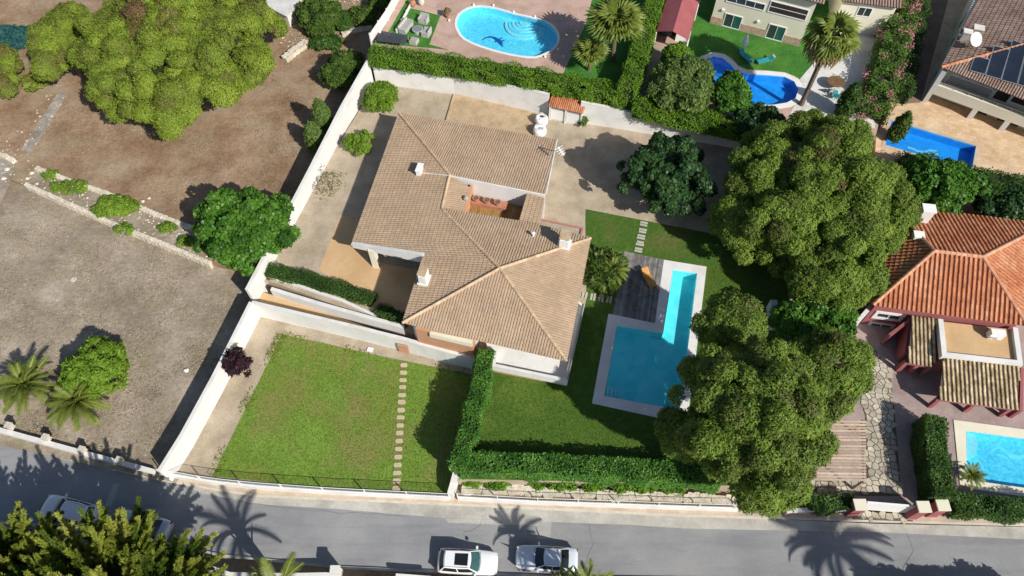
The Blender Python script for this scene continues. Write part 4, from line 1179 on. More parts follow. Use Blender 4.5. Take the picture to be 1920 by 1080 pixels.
# --- pools of the neighbours
pool('swimming_pool', 'oval azure pool with rounded steps and a dark mosaic mark on pink paving', OVAL, Z2, .75, M['mosaic_oval'], M['water_blue'], .05)
ovp = [o for o in bpy.data.objects if o.name == 'swimming_pool.001'][0]
struct('pool_coping', slab(MB(), offset_poly(OVAL, .28), [OVAL], Z2 - .05, Z2 + .035), M['white'])
cstep = P(985, 38, Z2)
for i in range(5):
    r = 2.35 - i * .42
    pts = [cstep + Vector((math.cos(a), math.sin(a), 0)) * r for a in [math.radians(-13 - 180 + 180 * k / 14) for k in range(15)]]
    zt = Z2 - .58 + i * .09
    MB().prism([(p.x, p.y) for p in pts], Z2 - .75, zt).build('step', M['mosaic_oval'] if i % 2 else M['mosaic_pale'], ovp)
def mark(parent, pts, z, w, m, name='mosaic_mark'):
    """flat curved band laid in the pool floor"""
    p = PL(pts, z); L, R = [], []
    n = len(p)
    for i in range(n):
        d = (p[min(i+1, n-1)] - p[max(i-1, 0)]).normalized(); s = Vector((-d.y, d.x, 0))
        ww = w[i] if isinstance(w, (list, tuple)) else w
        L.append(p[i] + s * ww / 2); R.append(p[i] - s * ww / 2)
    mb = MB(); mb.add(L + R, [(i, n + i, n + i + 1, i + 1) for i in range(n - 1)])
    return mb.build(name, m, parent)
zf = Z2 - .745
mark(ovp, [(903,76),(910,71),(919,69),(927,71),(934,76),(941,83)], zf, [.08,.2,.28,.36,.6,.35], M['mosaic_mark'])
mark(ovp, [(927,79),(934,75),(942,70)], zf + .004, [.12,.25,.1], M['mosaic_mark'])
mark(ovp, [(934,78),(940,77),(946,76)], zf + .008, [.12,.25,.15], M['mosaic_mark'])
mark(ovp, [(936,80),(941,85),(943,88)], zf + .012, [.3,.2,.1], M['mosaic_mark'])
pool('swimming_pool', 'deep blue curved pool with pale coping below the cream house', KID, Z2, .9, M['mosaic_blue'], M['water_deep'], .10)
struct('pool_coping', slab(MB(), offset_poly(KID, .62), [offset_poly(KID, -.01)], Z2 - .05, Z2 + .05), M['white'])
RECT = PL([(1672,226),(1830,274),(1822,319),(1660,272)], Z3)
pool('swimming_pool', 'rectangular cobalt pool set in ochre paving below the house with solar panels', RECT, Z3, .9, M['mosaic_deep'], M['water_deep'], .12)
rcp = [o for o in bpy.data.objects if o.name == 'swimming_pool.003'][0]
struct('pool_coping', slab(MB(), offset_poly(RECT, .35), [RECT], Z3 - .05, Z3 + .03), M['pave_tan'])
for pts in ([(1702,276),(1712,279),(1722,284),(1732,285)], [(1734,285),(1745,282),(1755,283),(1757,289),(1745,293)], [(1738,288),(1748,289),(1752,286)]):
    mark(rcp, pts, Z3 - .89, .32, M['mosaic_pale'])
pool('swimming_pool', 'pale blue pool with cream coping beside the pink house hedge', PINKPOOL, Z4, .62, M['mosaic_pink'], M['water_blue'], .10)
pkp = [o for o in bpy.data.objects if o.name == 'swimming_pool.004'][0]
struct('pool_coping', slab(MB(), PL([(1788,787),(2010,817),(2010,945),(1832,918),(1800,908)], Z4 + .06), [PINKPOOL], Z4 - .05, Z4 + .06), M['cream'])
MB().prism([P(1813 + 20 * math.sin(a) , 808 + 26 * (1 - math.cos(a)), Z4 - .3) for a in [math.radians(q) for q in range(0, 181, 15)]], Z4 - .6, Z4 - .32).build('step', M['mosaic_pale'], pkp)
mark(pkp, [(1858,846),(1872,838),(1884,845),(1895,856),(1912,858),(1925,852)], Z4 - .612, [.1,.3,.4,.45,.35,.2], M['mosaic_main'])
mark(pkp, [(1866,852),(1880,855),(1893,864)], Z4 - .608, [.1,.3,.1], M['mosaic_main'])

# --- garden furniture by the oval pool
def seat(name, label, px, w, rz, back=True, group=None, arms=True):
    c = P(px[0], px[1], Z2 + .45); c.z = Z2 + .014
    t = thing(name, label, 'chair' if w < 1.2 else 'sofa', c, rz, group)
    local(t, MB().box((0, 0, .2), (w, .82, .40)), 'seat_base', M['wicker'])
    local(t, MB().box((0, -.04, .46), (w * .84, .66, .12)), 'cushion', M['awning'])
    if back: local(t, MB().box((0, .40, .42), (w * 1.02, .14, .84), rx=-.1), 'backrest', M['wicker'])
    if arms:
        for s in (-1, 1): local(t, MB().box((s * w * .48, 0, .32), (.13, .82, .64)), 'armrest', M['wicker'])
    return t
seat('garden_sofa', 'grey wicker garden sofa on the artificial lawn', (761,48), 1.9, math.radians(66))
seat('garden_chair', 'grey wicker armchair at the back of the seating group, furthest from the hedge', (794,35), .95, math.radians(-20), group='grey wicker chairs')
seat('garden_chair', 'grey wicker armchair on the pool side of the round table', (799,59), .95, math.radians(-110), group='grey wicker chairs')
seat('garden_stool', 'grey wicker footstool next to the dark ribbed canopy and hedge', (776,74), .85, math.radians(-20), back=False, group='grey wicker chairs', arms=False)
c = P(783,55,Z2 + .4); c.z = Z2 + .014
t = thing('round_table', 'round grey wicker table in the middle of the seating group', 'table', c)
MB().lathe(c, [(.5,0),(.52,.38),(.62,.40),(.62,.46),(.56,.47)], 18).build('table_body', M['wicker'], t)
MB().lathe(c + Vector((0,0,.472)), [(.55,0),(.55,.012)], 18).build('glass_top', M['steel'], t)
q = PL([(716,58),(765,66),(760,83),(704,76)], Z2 + 1.0)
t = thing('ribbed_canopy', 'dark blue ribbed canopy in the corner behind the hedge', 'canopy', (q[3].x, q[3].y, Z2))
for i in range(13):
    a, b = q[0].lerp(q[1], (i + .1) / 13), q[0].lerp(q[1], (i + .9) / 13)
    c2, d2_ = q[3].lerp(q[2], (i + .9) / 13), q[3].lerp(q[2], (i + .1) / 13)
    MB().prism([a, b, c2, d2_], Z2 + .96, Z2 + 1.0 + .02 * (i % 2)).build('rib', M['bluegrey'], t)
for p in q: MB().box((p.x, p.y, Z2 + .5), (.08, .08, .95)).build('leg', M['steel'], t)
for i, (px, lab) in enumerate((((774,8), 'brown clay urn by the white fence'), ((790,5), 'sandy boulder lamp on the pink paving'))):
    c = P(px[0], px[1], Z2 + .3); c.z = Z2
    t = thing('garden_urn', lab, 'urn', c)
    MB().lathe(c, [(.18,0),(.34,.25),(.38,.5),(.28,.75),(.18,.85),(.22,.92),(.15,.92),(.12,.8)], 12).build('urn_body', M['terracotta'] if i == 0 else M['stone'], t)
c = P(840,33,Z2)
t = thing('potted_plant', 'small brown potted plant on the pool paving', 'potted plant', c)
MB().lathe(c, [(.2,0),(.28,.4),(.26,.42),(.05,.40)], 10).build('pot', M['terracotta'], t)
cc_, rr_, oo_ = crown_clumps(c + Vector((0,0,.8)), (.3,.3,.4), 10, .16)
V, k, tt = clump_cloud(cc_, rr_, 30, oo_, .12, 1.4); fast_mesh('leaves', V, k, M['palm_dry'], t, tt)
# white panel fence of the upper garden
def panel_fence(name, label, pts, z0, h, m='white_clean'):
    pts = [Vector(p) for p in pts]
    root = thing(name, label, 'fence', (pts[0].x, pts[0].y, z0))
    for i in range(len(pts) - 1):
        a, b = pts[i], pts[i+1]; n = max(1, round((b - a).length / 2.0)); az = math.atan2(b.y - a.y, b.x - a.x)
        for k in range(n):
            p = a.lerp(b, (k + .5) / n); ln = (b - a).length / n
            MB().box((p.x, p.y, z0 + h * .5), (ln - .14, .06, h * .92), az).build('panel', M['white'], root)
            p = a.lerp(b, k / n)
            MB().box((p.x, p.y, z0 + h * .52), (.13, .13, h * 1.04), az).build('post', M[m], root)
    return root
panel_fence('panel_fence', 'white panel fence along the edge of the neighbour artificial lawn', [P(697,84,Z2), P(728,38,Z2), P(760,-20,Z2)], Z2, 1.5)
panel_fence('panel_fence', 'short inner white fence beside the strip of artificial lawn', [P(744,60,Z2 + .1), P(772,8,Z2 + .1)], Z2, .5)

# --- loungers by the curved pool
def lounger(label, px, rz, head=True):
    c = P(px[0], px[1], Z2 + .3); c.z = Z2 + .012
    t = thing('sun_lounger', label, 'sun lounger', c, rz, 'teal loungers on the lawn')
    local(t, MB().box((.25, 0, .32), (1.35, .62, .07)), 'seat', M['teal'])
    local(t, MB().box((-.72, 0, .48), (.66, .62, .07), ry=math.radians(32)), 'backrest', M['teal'])
    local(t, MB().box((-.92, 0, .64), (.22, .42, .08), ry=math.radians(32)), 'pillow', M['coping'] if head else M['teal'])
    for x in (-.6, .8):
        for s in (-1, 1): local(t, MB().box((x, s * .27, .15), (.05, .05, .3)), 'leg', M['steel'])
    return t
lounger('teal sun lounger next to the white folded parasol', (1399,107), math.radians(-58), False)
lounger('teal sun lounger with its back raised, right of the other one', (1435,113), math.radians(197))
c = P(1391,97,Z2)
t = thing('folded_parasol', 'white folded parasol standing on the lawn by the teal lounger', 'parasol', c)
MB().tube([c, c + Vector((0,0,2.3))], .03, 6).build('pole', M['fence_white'], t)
MB().lathe(c + Vector((0,0,.75)), [(.10,0),(.30,.25),(.33,.7),(.20,1.2),(.05,1.5)], 10).build('canopy', M['white_clean'], t)
MB().lathe(c, [(.32,0),(.32,.08),(.06,.12)], 12).build('base', M['steel'], t)
c = P(1568,153,Z2 + .75); c.z = Z2 + .02
t = thing('garden_table', 'round brown wooden table on the white gravel yard', 'table', c)
MB().lathe(c, [(.07,0),(.07,.70)], 8).build('leg', M['bark'], t)
MB().lathe(c + Vector((0,0,.70)), [(.90,0),(.92,.03),(.92,.06),(.88,.07)], 22, 1, .95).build('table_top', mat('brown_tabletop', [(.13,.075,.035), (.22,.13,.065)], scale=2, rough=.6), t)
for i, (px, rz, mm, lab) in enumerate((((1566,178), math.radians(80), 'teal', 'teal garden chair on the white gravel yard'), ((1557,171), math.radians(100), 'wicker', 'pale garden chair beside the teal one on white gravel'))):
    c = P(px[0], px[1], Z2 + .3); c.z = Z2 + .02
    t = thing('garden_chair', lab, 'chair', c, rz)
    local(t, MB().box((0, 0, .42), (1.1 if i == 0 else .5, .5, .06)), 'seat', M[mm])
    local(t, MB().box((-.55 if i == 0 else -.25, 0, .7), (.08, .5, .6), ry=-.3), 'backrest', M[mm])
    for x in (-.22, .22):
        for s in (-.22, .22): local(t, MB().box((x, s, .2), (.05, .05, .4)), 'leg', M['steel'])
# --- pale slab roof corner at the top left
q = PL([(492,-30),(565,-30),(560,6),(538,31),(497,10)], 2.6)
t = thing('shed_roof', 'pale corrugated flat roof corner at the top edge beside the big pine', 'roof', (q[2].x, q[2].y, .75))
MB().prism(q, 2.5, 2.6).build('roof_sheet', M['white_gravel'], t)
MB().prism(inset(q, .3), .6, 2.5).build('wall', M['white'], t)

# --- house with solar panels (upper right)
fc = Facade(P(1729,191,Z3), P(1930,266,Z3))
EH = 7.75
h3 = thing('solar_house', 'two storey cream house with brown tiled roof, solar panels and a satellite dish', 'house', fc.a)
wd = -fc.n
kw = P(1741,131,Z3)
MB().prism([fc.a - fc.n*1.6, fc.a - fc.n*1.6 + fc.d*22, fc.a - fc.n*20 + fc.d*22, fc.a - fc.n*20], Z3 - .1, EH - .25).build('wall', M['cream'], h3)
wing = fc.box(MB(), 0, .45, Z3 - .05, EH - .35, -1.62, 0); wing.build('wing_wall', M['white'], h3)
e_sw = P(1765,126,EH); e_se = on_plane(1935,193,Vector((0,0,EH)), Vector((0,0,1)))
sdir = (e_se - e_sw).normalized(); ndir = Vector((-sdir.y, sdir.x, 0))
apx = on_plane(1925,43,Vector((0,0,EH + 2.1)), Vector((0,0,1)))
hipd = (sdir + ndir).normalized()
apx = e_sw + (sdir + ndir) * 8.0 + Vector((0,0,2.4))
S3 = [e_sw, e_sw + sdir*22, e_sw + sdir*14 + ndir*8 + Vector((0,0,2.4)), apx]
W3p = [e_sw, apx, apx + ndir*10, e_sw + ndir*20]
tile_slope(S3, h3, M['tile_brown'], M['tile_brown_base'], .26, .40, .10)
tile_slope(W3p, h3, M['tile_brown'], M['tile_brown_base'], .42, .45, .14)
ridge(h3, e_sw + Vector((0,0,.06)), apx + Vector((0,0,.06)), M['tile_red'], .16)
nS = (S3[1] - S3[0]).cross(S3[3] - S3[0]).normalized()
c7 = lambda x, y: (1660 + x / 3.27, y / 3.27)
for quad in ([(512,437),(605,462),(635,372),(545,347)], [(610,465),(702,492),(757,312),(663,285)], [(706,495),(800,522),(862,283),(776,250)], [(806,523),(900,550),(965,300),(868,285)], [(906,553),(1000,580),(1065,330),(972,303)]):
    pp = [on_plane(*c7(*v), S3[0], nS) + nS * .16 for v in quad]
    mb = MB(); mb.add(pp + [p - nS * .07 for p in pp], [(0,1,2,3),(7,6,5,4),(0,4,5,1),(1,5,6,2),(2,6,7,3),(3,7,4,0)])
    pn = mb.build('solar_panel', M['solar'], h3)
    mb = MB()
    for i in range(4): mb.tube([pp[i] + nS*.01, pp[(i+1) % 4] + nS*.01], .035, 4)
    mb.build('panel_frame', M['steel'], pn)
nW = (W3p[1] - W3p[0]).cross(W3p[3] - W3p[0]).normalized()
if nW.z < 0: nW = -nW
for i, (px, wz, hh, mm, lab) in enumerate((((1806,66), .75, 1.3, 'awning', 0), ((1827,58), .85, 1.2, 'sand', 0))):
    b = on_plane(px[0], px[1] + 8, W3p[0], nW)
    ch = MB().box(b + Vector((0,0,.3)), (wz, wz * .8, hh), math.radians(-20)).build('chimney', M[mm], h3)
    MB().box(b + Vector((0,0,.3 + hh/2 + .06)), (wz * 1.2, wz, .1), math.radians(-20)).build('cap', M['coping'], ch)
b = on_plane(1817,90,W3p[0], nW)
t = thing('satellite_dish', 'round white satellite dish on the brown tiled roof', 'satellite dish', b)
MB().tube([b, b + Vector((0,0,1.0))], .05, 6).build('mast', M['steel'], t)
aim = Vector((.25, -.62, .74)).normalized(); s_ = aim.orthogonal().normalized(); v_ = aim.cross(s_)
mb = MB(); cd_ = b + Vector((.05,-.1,1.15)); n_ = 20
vs = [cd_ - aim * .16]; 
for rr2, off in ((.35, -.11), (.72, .05)):
    for k2 in range(n_):
        a = 2 * math.pi * k2 / n_; vs.append(cd_ + aim * off + (s_ * math.cos(a) + v_ * math.sin(a)) * rr2)
fs = [(0, 1 + k2, 1 + (k2 + 1) % n_) for k2 in range(n_)] + [(1 + k2, 1 + n_ + k2, 1 + n_ + (k2+1) % n_, 1 + (k2+1) % n_) for k2 in range(n_)]
mb.add(vs, fs); mb.build('dish', M['white_clean'], t, smooth=True)
MB().tube([cd_ + v_ * -.6, cd_ + aim * .75], .025, 4).build('feed_arm', M['steel'], t)
# openings of the south front; dark ones are flat panels coloured as shade
fi_ = Facade(fc.a - fc.n * 1.58, fc.b - fc.n * 1.58)
for quad, inner, nm in (([(400,462),(668,542),(632,590),(365,510)], 'awning', 'shutter'), ([(690,548),(775,575),(740,628),(655,598)], 'inner_shade', 'balcony_opening'),
                        ([(345,600),(505,655),(465,690),(300,632)], 'awning', 'shutter'), ([(545,668),(635,690),(592,742),(510,712)], 'inner_shade', 'door'),
                        ([(700,690),(840,735),(805,788),(678,745)], 'glass', 'window'), ([(790,585),(900,620),(880,660),(765,620)], 'inner_shade', 'balcony_opening')):
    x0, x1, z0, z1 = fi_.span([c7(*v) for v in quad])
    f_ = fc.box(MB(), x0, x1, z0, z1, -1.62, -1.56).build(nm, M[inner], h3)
    mb = MB()
    for u0, u1, w0, w1 in ((x0 - .12, x0, z0, z1), (x1, x1 + .12, z0, z1), (x0 - .12, x1 + .12, z1, z1 + .12)): fc.box(mb, u0, u1, w0, w1, -1.6, -1.48)
    mb.build('frame', M['coping'], f_)
fc.box(MB(), .45, 22, Z3 + 1.35, Z3 + 2.5, -.35, 0).build('balcony_front', M['cream'], h3)
fc.box(MB(), .45, 22, Z3 + 1.35, Z3 + 1.5, -1.6, -.35).build('balcony_floor', M['pave_tan'], h3)
mb = MB(); fc.box(mb, .45, 12, Z3 + 2.75, Z3 + 2.81, -.2, -.14); mb.build('balcony_rail', M['steel'], h3)
for k in range(9): fc.box(MB(), .6 + k*1.4, .66 + k*1.4, Z3 + 2.5, Z3 + 2.76, -.2, -.14).build('rail_post', M['steel'], h3)
for x_ in (4.6, 7.8, 12.0): fc.box(MB(), x_, x_ + .5, Z3 - .05, Z3 + 1.35, -.34, -.01).build('column', M['white'], h3)
fw_ = Facade(fc.a - fc.n*20 , fc.a - fc.n*1.6)
for x_, z_ in ((15.5, 4.4), (15.5, 6.3), (12, 6.3), (8.5, 6.3)):
    f_ = fw_.box(MB(), x_, x_ + 1.2, z_ - .5, z_ + .5, -.03, .02).build('window', M['glass'], h3)
    fw_.box(MB(), x_ - .1, x_ + 1.3, z_ + .5, z_ + .6, -.02, .1).build('lintel', M['awning'], f_); fw_.box(MB(), x_ - .1, x_ + 1.3, z_ - .6, z_ - .5, -.02, .1).build('sill', M['awning'], f_)

# --- pink house
EPZ = 4.45; RPZ = 6.75
p_sw, p_se, p_ne, p_nw = P(1636,572,EPZ), P(1926,611,EPZ), P(1962,421,EPZ), P(1672,386,EPZ)
r_l, r_r = P(1751,471,RPZ), P(1842,482,RPZ)
h4 = thing('pink_house', 'dark pink house with bright terracotta hip roof and small roof terrace', 'house', ((r_l.x + r_r.x) / 2, (r_l.y + r_r.y) / 2, Z4))
for pg in ([p_sw, p_se, r_r, r_l], [p_se, p_ne, r_r], [p_ne, p_nw, r_l, r_r], [p_nw, p_sw, r_l]):
    tile_slope(pg, h4, M['tile_red'], M['tile_red_base'], .40, .42, .15)
for a, b in ((p_sw, r_l), (p_se, r_r), (p_ne, r_r), (p_nw, r_l), (r_l, r_r)):
    ridge(h4, a + Vector((0,0,.08)), b + Vector((0,0,.08)), mat('ridge_red', [(.52,.25,.15), (.60,.33,.21)], scale=2, tint=.2), .17)
MB().prism(inset([p_sw, p_se, p_ne, p_nw], .45), Z4 - .1, EPZ - .12).build('wall', M['maroon'], h4)
q = inset([p_sw, p_se, p_ne, p_nw], .45)
fd = Facade(Vector((q[0].x, q[0].y, Z4)), Vector((q[1].x, q[1].y, Z4)))
fd.opening(h4, [(1648,586),(1690,592),(1684,599),(1642,592)], 'glass', frame='white', fw=.28, mull=1, proud=.10)
fd.opening(h4, [(1636,605),(1672,610),(1667,617),(1630,611)], 'glass', frame='white', fw=.25, mull=1, proud=.10)
fd.opening(h4, [(1820,613),(1862,619),(1856,640),(1815,632)], 'glass', frame='white', fw=.2, mull=1, proud=.10)
# chimney tops at the back
for px, zz_, w in (((1726,412), 6.9, 1.0), ((1714,452), 6.2, .8)):
    b = P(px[0], px[1], 5.3)
    ch = MB().box((b.x, b.y, (4.6 + zz_) / 2), (w, w * .8, zz_ - 4.6), math.radians(-8)).build('chimney', M['white'], h4)
    MB().box((b.x, b.y, zz_ + .07), (w * 1.15, w * .95, .12), math.radians(-8)).build('cap', M['white_clean'], ch)
# roof terrace block
TZ = 3.35
tb = PL([(1764,598),(1904,614),(1913,680),(1771,664)], TZ + .35)
mb = MB(); wall_line(mb, [tb[0], tb[3], tb[2], tb[1]], TZ - .2, .42); mb.build('parapet', M['white'], h4)
MB().prism([Vector((p.x, p.y, TZ)) for p in tb], Z4 - .1, TZ).build('terrace_block', M['maroon'], h4)
MB().prism(inset([Vector((p.x, p.y, TZ)) for p in tb], .05), TZ - .1, TZ + .03).build('terrace_floor', M['screed'], h4)
b = P(1866,628,TZ + .4); b.z = TZ + .03
t = thing('air_conditioner', 'white air conditioning unit on the roof terrace of the pink house', 'air conditioner', b, math.radians(-8))
local(t, MB().box((0,0,.48), (1.15,.55,.85)), 'casing', M['white_clean'])
local(t, MB().lathe((-.2,-.285,.48), [(.28,-.01),(.28,.01)], 16), 'fan_grille', M['steel'])
for s in (-.4,.4): local(t, MB().box((s,0,.03), (.08,.5,.06)), 'foot', M['steel'])
# old tiled lean-to roofs
l1 = [P(1770,667,3.45), P(1912,684,3.45), P(1907,768,2.55), P(1760,749,2.55)]
tile_slope(l1, h4, M['tile_old'], M['tile_old_base'], .36, .42, .125)
l2 = [P(1711,592,3.5), P(1760,598,3.5), P(1751,688,2.6), P(1702,680,2.6)]
tile_slope(l2, h4, M['tile_old'], M['tile_old_base'], .36, .42, .125)
for pg in (l1, l2):
    for f in (.04, .5, .96):
        p = pg[3].lerp(pg[2], f) + Vector((0, .25, 0))
        MB().box((p.x, p.y, (Z4 + 2.4) / 2), (.32, .32, 2.4 - Z4), math.radians(-8)).build('column', M['maroon'], h4)
    mb = MB(); wall_line(mb, [pg[3] + Vector((0,.2,-.14)), pg[2] + Vector((0,.2,-.14))], 2.1, .22); mb.build('beam', M['maroon'], h4)
q = PL([(1697,640),(1712,600),(1712,690),(1690,690)], 2.0)
mb = MB(); wall_line(mb, [P(1668,628,2.4), P(1708,598,3.2)], Z4, .25); mb.build('side_wall', M['maroon'], h4)
mb = MB(); wall_line(mb, [P(1707,600,3.1), P(1700,660,2.4)], Z4, .25); mb.build('side_wall', M['maroon'], h4)
mb = MB(); wall_line(mb, [P(1917,690,2.5), P(1915,770,2.2)], Z4, .25); mb.build('side_wall', M['maroon'], h4)
# low walls and steps west of the house
wall_thing('stair_wall', 'white stepped wall running up to the pink house from the pine', [P(1590,628,1.6), P(1600,612,2.2), P(1637,570,2.9)], .3, .3)
t = thing('garden_steps', 'pale stone steps beside the pink house', 'steps', P(1583,632,Z4))
for i in range(4): MB().box(P(1580 + i * 3, 636 - i * 8, Z4) + Vector((0,0,.1 + i * .08)), (1.3,.42,.22 + i * .16), math.radians(-10)).build('step', M['stone_pale'], t)

# --- crazy paving (stones are pieces of the yard)
def voronoi_stones(parent_obj, region, z, cell, m, name='flagstone', gap=.05, maxn=300, h=.05):
    xs = [p.x for p in region]; ys = [p.y for p in region]
    pts = []
    y = min(ys) - cell
    while y < max(ys) + cell:
        x = min(xs) - cell
        while x < max(xs) + cell:
            pts.append((x + random.uniform(-.38, .38) * cell, y + random.uniform(-.38, .38) * cell)); x += cell
        y += cell
    def inside(p):
        r = False; n = len(region)
        for i in range(n):
            a, b = region[i], region[(i+1) % n]
            if (a.y > p[1]) != (b.y > p[1]) and p[0] < (b.x - a.x) * (p[1] - a.y) / (b.y - a.y) + a.x: r = not r
        return r
    cnt = 0; base = Vector(parent_obj.location)
    for p in pts:
        if not inside(p) or cnt >= maxn: continue
        poly = [(p[0] - cell, p[1] - cell), (p[0] + cell, p[1] - cell), (p[0] + cell, p[1] + cell), (p[0] - cell, p[1] + cell)]
        for q in pts:
            if q is p or abs(q[0] - p[0]) > 2.2 * cell or abs(q[1] - p[1]) > 2.2 * cell: continue
            mx, my = (p[0] + q[0]) / 2, (p[1] + q[1]) / 2; nx, ny = q[0] - p[0], q[1] - p[1]
            ln = math.hypot(nx, ny); nx /= ln; ny /= ln; mx -= nx * gap / 2; my -= ny * gap / 2
            out = []
            for i in range(len(poly)):
                a, b = poly[i], poly[(i+1) % len(poly)]
                da = (a[0] - mx) * nx + (a[1] - my) * ny; db = (b[0] - mx) * nx + (b[1] - my) * ny
                if da <= 0: out.append(a)
                if (da < 0) != (db < 0):
                    t_ = da / (da - db); out.append((a[0] + (b[0] - a[0]) * t_, a[1] + (b[1] - a[1]) * t_))
            poly = out
            if len(poly) < 3: break
        if len(poly) < 3: continue
        mb = MB(); mb.tint = random.random(); mb.prism([(a - base.x, b - base.y) for a, b in poly], z - .03 - base.z, z + h + random.uniform(-.012, .012) - base.z)
        o = mb.build(name, m, tint=True); o.parent = parent_obj; cnt += 1
    return cnt
yard = bpy.data.objects['pink_house_yard']
ry = PL([(1600,640),(1640,655),(1668,690),(1676,760),(1688,900),(1690,930),(1530,930),(1520,900),(1620,902),(1622,780),(1600,700)], Z4)
struct('paving_bed', slab(MB(), ry, [], Z4 - .05, Z4 + .012), M['mortar'])
print('flagstones', voronoi_stones(yard, ry, Z4 + .012, .50, M['stone_pale'], gap=.06))
# pergola
t = thing('pergola', 'brown slatted timber pergola by the paved drive under the pine', 'pergola', P(1560,905,Z4))
for i in range(20):
    y = 790 + i * 5.75
    a, b = P(1488, y - 1, 3.0), P(1624, y + .5, 3.0)
    mb = MB(); mb.tint = random.random(); wall_line(mb, [a, b], 2.90, .14); mb.build('slat', M['wood_slat'], t, tint=True)
for px in (1500, 1618):
    mb = MB(); wall_line(mb, [P(px, 786, 2.9), P(px + 3, 906, 2.9)], 2.68, .14); mb.build('beam', M['wood_slat'], t)
    for y in (792, 902):
        p = P(px + 1, y, 2.7); MB().box((p.x, p.y, (Z4 + 2.68) / 2), (.16,.16,2.68 - Z4)).build('post', M['wood_slat'], t)
# street front of the pink house
wall_thing('boundary_wall', 'pale pink low wall under the hedge left of the gate of the pink house', [P(1475,958,.95), P(1530,955,1.0), P(1604,953,1.0)], -.1, .3, m='pink_pave')
wall_thing('boundary_wall', 'pale pink low wall in front of the hedge right of the gate pillars', [P(1780,958,1.0), P(1860,965,1.0), P(2000,978,1.0)], -.1, .3, m='pink_pave')
for px, zz_, lab in (((1614,946), 2.3, 'square pale gate pillar at the left end of the white gate'), ((1733,950), 2.5, 'large square gate pillar with pale cap at the right end of the white gate'), ((1769,947), 2.3, 'narrow gate pillar next to the street hedge of the pink house')):
    top = P(px[0], px[1], zz_); t = thing('gate_pillar', lab, 'pillar', (top.x, top.y, 0))
    MB().box((top.x, top.y, zz_ / 2 - .06), (.85, .72, zz_ - .1)).build('shaft', M['maroon'], t)
    MB().box((top.x, top.y, zz_ - .06), (.98, .86, .14)).build('cap', M['cream'], t)
a, b = P(1626,942,2.0), P(1722,950,2.0)
t = thing('sliding_gate', 'long white sliding gate across the paved drive', 'gate', ((a.x + b.x) / 2, (a.y + b.y) / 2, .1))
mb = MB(); wall_line(mb, [a, b], .25, .10); mb.build('gate_panel', M['white_clean'], t)
mb = MB(); wall_line(mb, [a + Vector((0,0,.06)), b + Vector((0,0,.06))], 2.0, .16); mb.build('top_rail', M['white_clean'], t)
RAMP = PL([(1604,958),(1708,964),(1712,978),(1598,974)], .14)
rs = struct('entry_ramp', slab(MB(), RAMP, [], -.1, .14), M['mortar'])
voronoi_stones(rs, RAMP, .14, .5, M['stone_pale'], gap=.05)
sheet('gravel_strip', [(1300,925),(1420,930),(1600,950),(1600,957),(1400,952)], .5, 'soil_red', -.1)

# --- old plot at the left: stone walls, pillars, rubble
def rubble_wall(name, label, pts, base, th, n_per=2.6, rough=False):
    pts = [Vector(p) for p in pts]; mid = pts[len(pts) // 2]
    root = thing(name, label, 'stone wall', (mid.x, mid.y, base))
    wall_line(MB(), [p - Vector((0,0,.08)) for p in pts], base - .2, th * .86).build('wall_core', M['stone'], root)
    for i in range(len(pts) - 1):
        a, b = pts[i], pts[i+1]; L = (b - a).length; az = math.atan2(b.y - a.y, b.x - a.x); s = Vector((-math.sin(az), math.cos(az), 0))
        k = 0.0
        while k < L:
            w = random.uniform(.30, .62) if not rough else random.uniform(.35, .95)
            for sg in ((-.5, .5) if not rough else (random.uniform(-.55, .55),)):
                p = a.lerp(b, min(1, (k + w / 2) / L)) + s * sg * th * .5
                mb = MB(); mb.tint = random.random()
                zt = p.z + random.uniform(-.05, .06); zb = base - .1
                hx, hy = (w * .47, th * .27) if not rough else (w * .56, th * random.uniform(.30, .62))
                pl_ = []
                for cx, cy in ((-1,-.7),(-.6,-1),(.6,-1),(1,-.6),(1,.7),(.5,1),(-.7,1),(-1,.5)):
                    jx, jy = cx * hx * random.uniform(.85,1.08), cy * hy * random.uniform(.85,1.1)
                    pl_.append((p.x + jx * math.cos(az) - jy * math.sin(az), p.y + jx * math.sin(az) + jy * math.cos(az)))
                mb.prism(pl_, zb, zt); mb.build('stone', M['stone'], root)
            k += w
    return root
rubble_wall('stone_wall', 'upper of the two parallel dry stone walls crossing the plot at the left', PL([(66,313),(130,338),(200,362),(290,400),(372,432)], 1.05), .75, .5)
rubble_wall('stone_wall', 'lower of the two parallel dry stone walls crossing the plot at the left', PL([(46,344),(130,382),(220,422),(320,462),(392,492)], .95), .2, .42)
rubble_wall('stone_wall', 'short broken stone wall running up between the shrubs at the top of the plot', PL([(532,108),(552,92),(575,75)], 1.3), .75, .9)
rubble_wall('stone_wall', 'short stone edging beside the shrubs near the panel fence', PL([(640,62),(672,52),(695,48)], 1.2), .75, .5)
rubble_wall('stone_wall', 'short stone edging at the left picture edge', PL([(-20,282),(10,292),(24,300)], 1.1), .75, .5)
rubble_wall('stone_wall', 'low stone edging between the rock bed and the clipped hedge', PL([(866,914),(960,918),(1060,922),(1160,926),(1290,932),(1385,938)], .85), .45, .72, rough=True)
